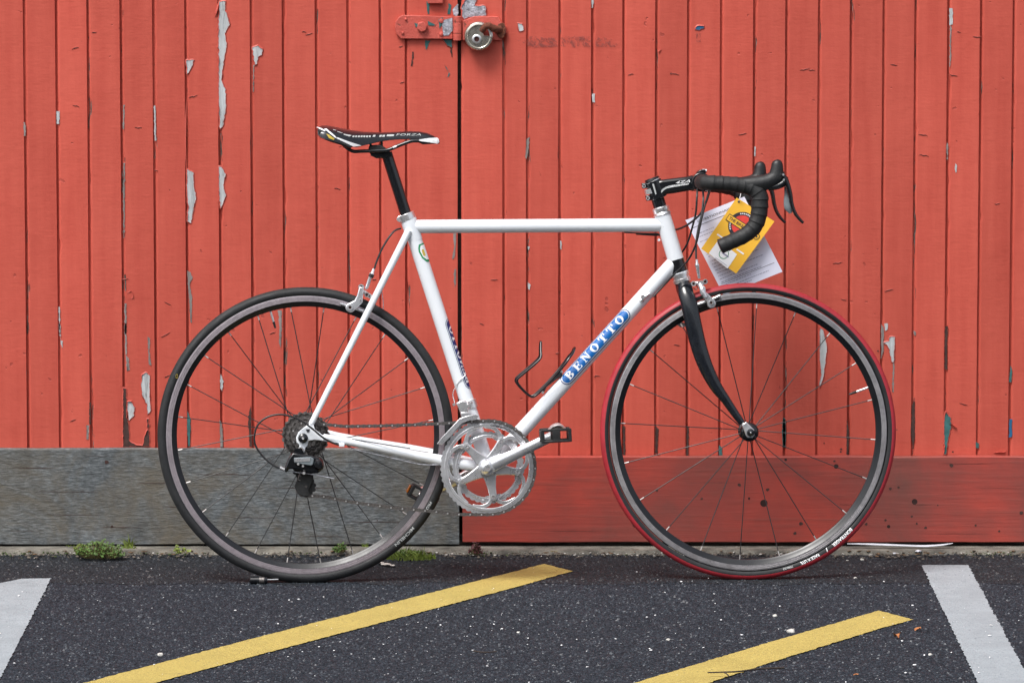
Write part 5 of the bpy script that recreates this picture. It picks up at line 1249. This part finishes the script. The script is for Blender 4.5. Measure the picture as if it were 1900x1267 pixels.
on_sheet('banner', [rect(cb_[0] - .222, cb_[1] - .048, cb_[0] + .222, cb_[1] + .048)], tf, M_CARDY, tag_, .0017)
text_on('THE BIKE', cb_[0], cb_[1], .37, .050, tf, M_INKD, tag_, .0020, .02)
wb = [uv_of(1316, 470), uv_of(1354, 497), uv_of(1370.5, 471), uv_of(1334, 445)]
on_sheet('white_panel', [wb], tf, M_WHITE, tag_, .0007)
gc = uv_of(1345.3, 470.5); n_ = 24
on_sheet('green_ring', [[circ_uv(*gc, 9.4, n_)[k], circ_uv(*gc, 9.4, n_)[(k + 1) % n_], circ_uv(*gc, 8.1, n_)[(k + 1) % n_], circ_uv(*gc, 8.1, n_)[k]] for k in range(n_)], tf, M_GREEN, tag_, .0011)
on_sheet('small_print', [rect(gc[0] - .05, gc[1] - .015, gc[0] + .13, gc[1] + .012), rect(gc[0] - .12, gc[1] + .12, gc[0] + .22, gc[1] + .126)], tf, M_INK, tag_, .0011)
c5 = uv_of(1405, 438); on_sheet('small_emblem', [[circ_uv(*c5, 6, 16)[k], circ_uv(*c5, 6, 16)[(k + 1) % 16], circ_uv(*c5, 4.8, 16)[(k + 1) % 16], circ_uv(*c5, 4.8, 16)[k]] for k in range(16)] + [circ_uv(*c5, 2, 8)], tf, M_INKD, tag_, .0011)
c6 = uv_of(1376, 466); on_sheet('white_words', [rect(c6[0] - .10, c6[1] - .012, c6[0] + .10, c6[1] + .012)], tf, M_WHITE, tag_, .0007); c7 = uv_of(1338, 439); on_sheet('white_words', [rect(c7[0] - .10, c7[1] - .012, c7[0] + .06, c7[1] + .012)], tf, M_WHITE, tag_, .0007)
hc = uv_of(1371, 374.5); on_sheet('punch_hole', [circ_uv(*hc, 2.2, 12)], tf, M_INKD, tag_, .0007)
sp_ = [BIKE_M @ V(x, y, w) for x, y, w in [(1371, 374, tw_ + .001), (1373, 366, tw_ + .006), (1375, 358, tw_ - .03), (1377, 350, tw_ - .08), (1377, 347, tw_ - .09)]]
string_ = obj('string', tube([p - sp_[0] for p in sp_], .0008, 6, 4), M_WHITE); string_.location = sp_[0]
string_['label'] = 'thin white string tying the yellow tag to the bar'; string_['category'] = 'string'

# ------------------------------------------------------------------ small things on the ground
wp = G(478, 1083)
prop = empty('wheel_wedge', wp, label='small black cylinder with silver band and thin rod under the rear tyre', cat='wedge')
def gx(px): return (px - 478) * PX
part_ = lambda n_, g, m: obj(n_, g, m, prop)
part_('barrel', tube([(gx(463.5), 0, .0085), (gx(465), 0, .0085), (gx(481), 0, .0085)], [.0060, .0082, .0085], 20), M_BLACK)
part_('band', tube([(gx(480.5), 0, .0085), (gx(491), 0, .0085)], .0083, 20), M_DSTEEL)
part_('collar', tube([(gx(490.5), 0, .0085), (gx(496), 0, .0085)], [.0086, .0076], 20), M_BLACK)
part_('rod', tube([(gx(495), 0, .0100), (gx(516), .004, .0100)], .0014, 8), M_CHR)

rg = random.Random(21)
def blob(r, seed, flat=.6, sub=1):
    bm = bmesh.new(); bmesh.ops.create_icosphere(bm, subdivisions=sub, radius=r)
    for v in bm.verts:
        v.co *= 1 + .35 * noise.noise(v.co * (1.5 / r) + Vector((seed, 0, 0))); v.co.z *= flat
    bm.verts.index_update(); g = [v.co.copy() for v in bm.verts], [tuple(v.index for v in f.verts) for f in bm.faces]; bm.free(); return g
def ground_item(name, px, py, geo, mat, label, cat, z=.0, rot=0.0, group=None):
    o = obj(name, geo, mat, label=label, cat=cat, group=group, ang=60); p = G(px, py, z); o.location = (p.x, p.y, z); o.rotation_euler = (0, 0, rot); return o
for i, (px, py, r, lab) in enumerate([(1468, 1171, .0095, 'largest pale stone, against the short yellow stripe'), (1438, 1142, .0055, 'small pale stone between the front tyre and the short yellow stripe'), (298, 1214, .0065, 'flat white chip just above the long yellow stripe at left'), (1240, 1186, .0045, 'white chip on the asphalt below the front wheel'), (1600, 1038, .005, 'white chip on the dark tarmac right of the front tyre'), (1587, 1072, .0042, 'white chip near the front tyre contact patch'), (962, 1173, .004, 'white chip left of the middle of the bare asphalt'), (1726, 1214, .0045, 'pale chip between the short yellow stripe and the right white line')]):
    ground_item('stone', px, py, blob(r, i * 3.3, .65, 2), M_STONE, lab, 'stone', r * .3, group='loose pale stones')
def leafgeo(L, wd_, lift):
    vs, fs = [], []
    for i in range(7):
        t_ = i / 6; w_ = wd_ * math.sin(math.pi * (.06 + .9 * t_)); vs += [Vector((L * (t_ - .5), -w_, lift * abs(math.sin(t_ * 3)))), Vector((L * (t_ - .5), 0, lift * .3)), Vector((L * (t_ - .5), w_, lift * (.6 + t_ * .6)))]
    for i in range(6): a = i * 3; fs += [(a, a + 1, a + 4, a + 3), (a + 1, a + 2, a + 5, a + 4)]
    return vs, fs
ground_item('dead_leaf', 1665, 1183, leafgeo(.018, .009, .012), M_BROWN, 'orange brown dead leaf right below the tip of the short yellow stripe', 'leaf', .002, -1.2)
ground_item('dead_leaf', 1703, 1169, leafgeo(.018, .006, .006), M_BROWN, 'darker curled dead leaf between yellow stripe tip and white line', 'leaf', .002, .6)
ground_item('dead_leaf', 1588, 1252, leafgeo(.010, .004, .003), M_BROWN, 'tiny brown leaf scrap near the bottom edge of the picture', 'leaf', .002, .1)
def twig(pts, r, label, z=.003):
    P = [G(x, y, z) for x, y in pts]; o0 = P[0].copy(); o = obj('twig', tube([p - o0 for p in P], [r * (1 - .5 * i / len(P)) for i in range(len(P))], 7, 3), M_TWIG, label=label, cat='twig'); o.location = o0; return o
tw1 = twig([(1455, 1238), (1410, 1240), (1370, 1245), (1343, 1246), (1313, 1247)], .0022, 'long dark forked twig lying on the short yellow stripe', .012)
P = [G(x, y, .012) - tw1.location for x, y in [(1343, 1246), (1349, 1250), (1353, 1254)]]; obj('side_shoot', tube(P, .0014, 6), M_TWIG, tw1)
twig([(878, 1207), (900, 1209.5), (922, 1208)], .0016, 'short dark twig on the bare asphalt between the yellow stripes')
# chips and grit: too many to count
def scatter(name, n, area, rmin, rmax, mat, seed, flat=.5, z=.003, label=None, kind='stuff'):
    r_ = random.Random(seed); vs, fs = [], []
    base = [blob(1.0, k * 1.7, flat, 1) for k in range(4)]
    for _ in range(n):
        px, py = area(r_); p = G(px, py, z); s = rmin + (rmax - rmin) * r_.random() ** 3; b = base[r_.randrange(4)]; a = r_.random() * 6.28; k = len(vs); ex = r_.uniform(.7, 1.8)
        for v in b[0]: vs.append(Vector((p.x + (v.x * math.cos(a) * ex - v.y * math.sin(a)) * s, p.y + (v.x * math.sin(a) * ex + v.y * math.cos(a)) * s, z + v.z * s)))
        fs += [tuple(i + k for i in f) for f in b[1]]
    return obj(name, (vs, fs), mat, kind=kind, ang=60)
scatter('white_chips', 230, lambda r: (r.uniform(-60, 1960), r.uniform(1050, 1280)), .0006, .0030, M_WHITE, 3, z=.005)
scatter('white_chips', 110, lambda r: (r.gauss(930, 180), r.gauss(1180, 25)), .0006, .0026, M_WHITE, 13, z=.004)
scatter('grit', 1500, lambda r: (r.uniform(-60, 1960), 1018 + 15 * r.random() ** .6 + r.gauss(0, 2)), .0012, .0050, M_STONE2, 4, z=.006)
scatter('leaf_litter', 520, lambda r: (r.uniform(-60, 1960), 1021 + r.gauss(0, 4.5)), .0012, .0060, simple('brown_leaf_litter', (.10, .060, .030), .9, 0, .6, scale=120), 14, .3, z=.010)
scatter('moss', 700, lambda r: (r.gauss(r.choice((20, 90, 210, 330, 560, 760, 900, 1240, 1500, 1850)), 28), 1024 + r.gauss(0, 3.5)), .0010, .0032, simple('dark_moss', (.045, .070, .018), .95, 0, .5, scale=120), 15, .6, z=.007)
scatter('grit', 420, lambda r: (r.uniform(-60, 1960), 1024 + r.gauss(0, 4)), .001, .0042, M_STONE, 6, z=.006)
import numpy as np
def aggregate(name, x0, x1, y0, y1, n, smin, smax, tones, seed, holes):
    """loose-packed chippings bedded in the tarmac: many tiny eight-sided stones in one mesh"""
    r_ = np.random.RandomState(seed)
    x = r_.uniform(x0, x1, n); y = r_.uniform(y0, y1, n); keep = np.ones(n, bool)
    for poly in holes:
        ins = np.zeros(n, bool); m = len(poly)
        for k in range(m):
            xa, ya = poly[k]; xb, yb = poly[(k + 1) % m]
            c = ((ya > y) != (yb > y)) & (x < (xb - xa) * (y - ya) / (yb - ya + 1e-12) + xa); ins ^= c
        keep &= ~ins | (r_.rand(n) < 0.03)
    x, y = x[keep], y[keep]; n = len(x)
    s_ = smin + (smax - smin) * r_.rand(n) ** 1.6; a = r_.uniform(0, 6.283, n)
    base = np.array([(1, 0, 0), (.2, .9, .1), (-.9, .1, 0), (-.1, -1, 0), (.05, .1, .62), (0, 0, -.5)], float)
    loc = base[None] * (1 + r_.uniform(-.3, .3, (n, 6, 1))) * s_[:, None, None]
    ca, sa = np.cos(a)[:, None], np.sin(a)[:, None]
    X = loc[..., 0] * ca - loc[..., 1] * sa + x[:, None]; Y = loc[..., 0] * sa + loc[..., 1] * ca + y[:, None]; Z = loc[..., 2] + (s_ * .10)[:, None]
    co = np.stack([X, Y, Z], -1).reshape(-1, 3)
    tri = np.array([(0, 1, 4), (1, 2, 4), (2, 3, 4), (3, 0, 4)])
    f = (tri[None] + 6 * np.arange(n)[:, None, None]).reshape(-1, 3)
    me = bpy.data.meshes.new(name); me.vertices.add(len(co)); me.vertices.foreach_set('co', co.ravel())
    me.loops.add(f.size); me.loops.foreach_set('vertex_index', f.ravel().astype(np.int32)); me.polygons.add(len(f)); me.polygons.foreach_set('loop_start', (np.arange(len(f)) * 3).astype(np.int32))
    at = me.attributes.new('tone', 'FLOAT', 'POINT'); at.data.foreach_set('value', np.repeat(r_.rand(n), 6).astype(np.float32))
    me.update(); me.validate()
    m, t, p = newmat(name); an = nd(t, 'ShaderNodeAttribute', attribute_name='tone')
    t.links.new(ramp(t, an.outputs['Fac'], tones), p.inputs['Base Color']); p.inputs['Roughness'].default_value = .7; p.inputs['Specular IOR Level'].default_value = .3
    me.materials.append(m); o = bpy.data.objects.new(name, me); link(o, kind='stuff'); return o
T1 = [(0, (.006, .009, .014)), (.45, (.013, .018, .026)), (.82, (.029, .037, .049)), (.96, (.062, .071, .084)), (1.0, (.17, .18, .19))]
T2 = [(0, (.004, .006, .008)), (.5, (.011, .015, .020)), (.85, (.026, .032, .040)), (1.0, (.10, .10, .10))]
aggregate('asphalt_chippings', -1.32, 1.32, -1.35, -.02, 100000, .0014, .0042, T1, 3, STR)
aggregate('coarse_chippings', -1.32, 1.32, -.03, .40, 30000, .0016, .0052, T2, 4, STR)
# plants
def weed(px, py, wpx, hpx, n, mat, label, grass=False, seed=1, z=.01):
    r_ = random.Random(seed); p0 = G(px, py, z); root = empty('weed', p0, label=label, cat='weed', group='weeds along the foot of the doors')
    vs, fs, sv, sf = [], [], [], []
    for _ in range(n):
        a = r_.uniform(0, 6.28); rad = math.sqrt(r_.random()); bx_ = rad * math.cos(a) * wpx * PX / 2; by_ = rad * math.sin(a) * (.035 if wpx > 40 else .015); hh = hpx * PX * r_.uniform(.25, 1.0) * (1 - .6 * rad * rad)
        if grass:
            L = hh * 1.4; lean = r_.uniform(-1.3, 1.3); w_ = r_.uniform(.0008, .0020); k = len(vs); ly = r_.uniform(-.5, .2)
            for i in range(5):
                t_ = i / 4; c = Vector((bx_ + math.sin(lean * t_) * L * t_, by_ + ly * L * t_ * t_, L * t_ * math.cos(lean * t_ * .8))); ww = w_ * (1 - t_ ** 2 * .95); vs += [c + Vector((-ww, 0, 0)), c + Vector((ww, .0004, 0))]
            for i in range(4): q = k + 2 * i; fs.append((q, q + 1, q + 3, q + 2))
        else:
            c = Vector((bx_, by_, hh)); sv_, sf_ = tube([Vector((bx_ * .7, by_ * .7, 0)), c], .0005, 4, caps=False); k = len(sv); sv += sv_; sf += [tuple(i + k for i in f) for f in sf_]
            for q in range(3):
                al = r_.uniform(0, 6.28); L = r_.uniform(.0035, .0075); d = Vector((math.cos(al), math.sin(al) * .9 - .2, r_.uniform(-.3, .8))).normalized(); sd_ = d.cross(Vector((0, -.5, 1))).normalized() * L * .42
                k = len(vs); vs += [c, c + d * L * .5 + sd_, c + d * L, c + d * L * .5 - sd_]; fs += [(k, k + 1, k + 2), (k, k + 2, k + 3)]
    obj('foliage', (vs, fs), mat, root, kind='stuff')
    if sv: obj('stem', (sv, sf), M_STEM, root, kind='stuff')
    return root
weed(186, 1034, 92, 34, 300, M_LEAF, 'large green clump of small leaves left of the rear wheel', seed=2, z=.006)
weed(150, 1028, 30, 22, 50, M_LEAFY, 'yellowing sprig at the left edge of the large clump', seed=12)
weed(240, 1017, 26, 24, 34, M_LEAFY, 'thin upright sprig against the grey plank beside the large clump', True, 3)
weed(130, 1013, 22, 26, 16, M_LEAFY, 'sparse dry sprig against the grey plank at far left', True, 4)
weed(336, 1026, 34, 16, 30, M_LEAFY, 'small bright sprig left of the rear tyre', False, 5)
weed(631, 1024, 26, 18, 60, M_LEAF, 'small leafy weed seen through the bottom of the rear wheel', False, 6)
weed(679, 1014, 16, 10, 20, M_LEAFY, 'tiny yellow green weed in the door gap behind the rear rim', True, 7)
weed(762, 1036, 96, 24, 190, M_LEAFY, 'spreading grass tuft behind the rear tyre', True, 8, .006)
weed(756, 1033, 60, 15, 90, M_LEAF, 'low green leaves in the grass tuft behind the rear tyre', False, 9, .006)
weed(883, 1028, 22, 26, 70, M_LEAFR, 'dark red weed below the door gap', False, 10, .006)
# plastic strip and scraps under the right door
P = [W(x, y, .425) for x, y in [(1572, 1008.5), (1600, 1009), (1640, 1010.5), (1680, 1012), (1715, 1013), (1745, 1011), (1768, 1007.5)]]; o0 = P[0].copy()
ps = obj('plastic_strip', tube([p - o0 for p in P], [.001, .0022, .003, .0026, .003, .0024, .0008], 8, 5, squash=2.2), M_PLAST, label='thin white plastic strip lying along the foot of the right door', cat='plastic strip'); ps.location = o0
ground_item('paper_scrap', 1704, 1022, blob(.0075, 4, .35, 2), M_PLAST, 'white scrap just below the plastic strip', 'scrap', .010)
ground_item('paper_scrap', 1660, 1026, blob(.0045, 9, .4, 2), M_PLAST, 'small white scrap left of the plastic strip end', 'scrap', .008)
for i, (x, y, r) in enumerate([(716, 1046, .012), (706, 1043, .008), (728, 1048, .007)]):
    ground_item('paint_flake', x, y, blob(r, i + 20, .18, 2), M_STONE, ['largest pale flake right of the rear tyre', 'middle pale flake nearest the rear tyre', 'smallest pale flake beside the largest one'][i], 'flake', .007)
ground_item('dead_leaf', 1028, 1023, leafgeo(.016, .0025, .002), M_STEM, 'dry straw coloured leaf on the sill under the right door', 'leaf', .014)
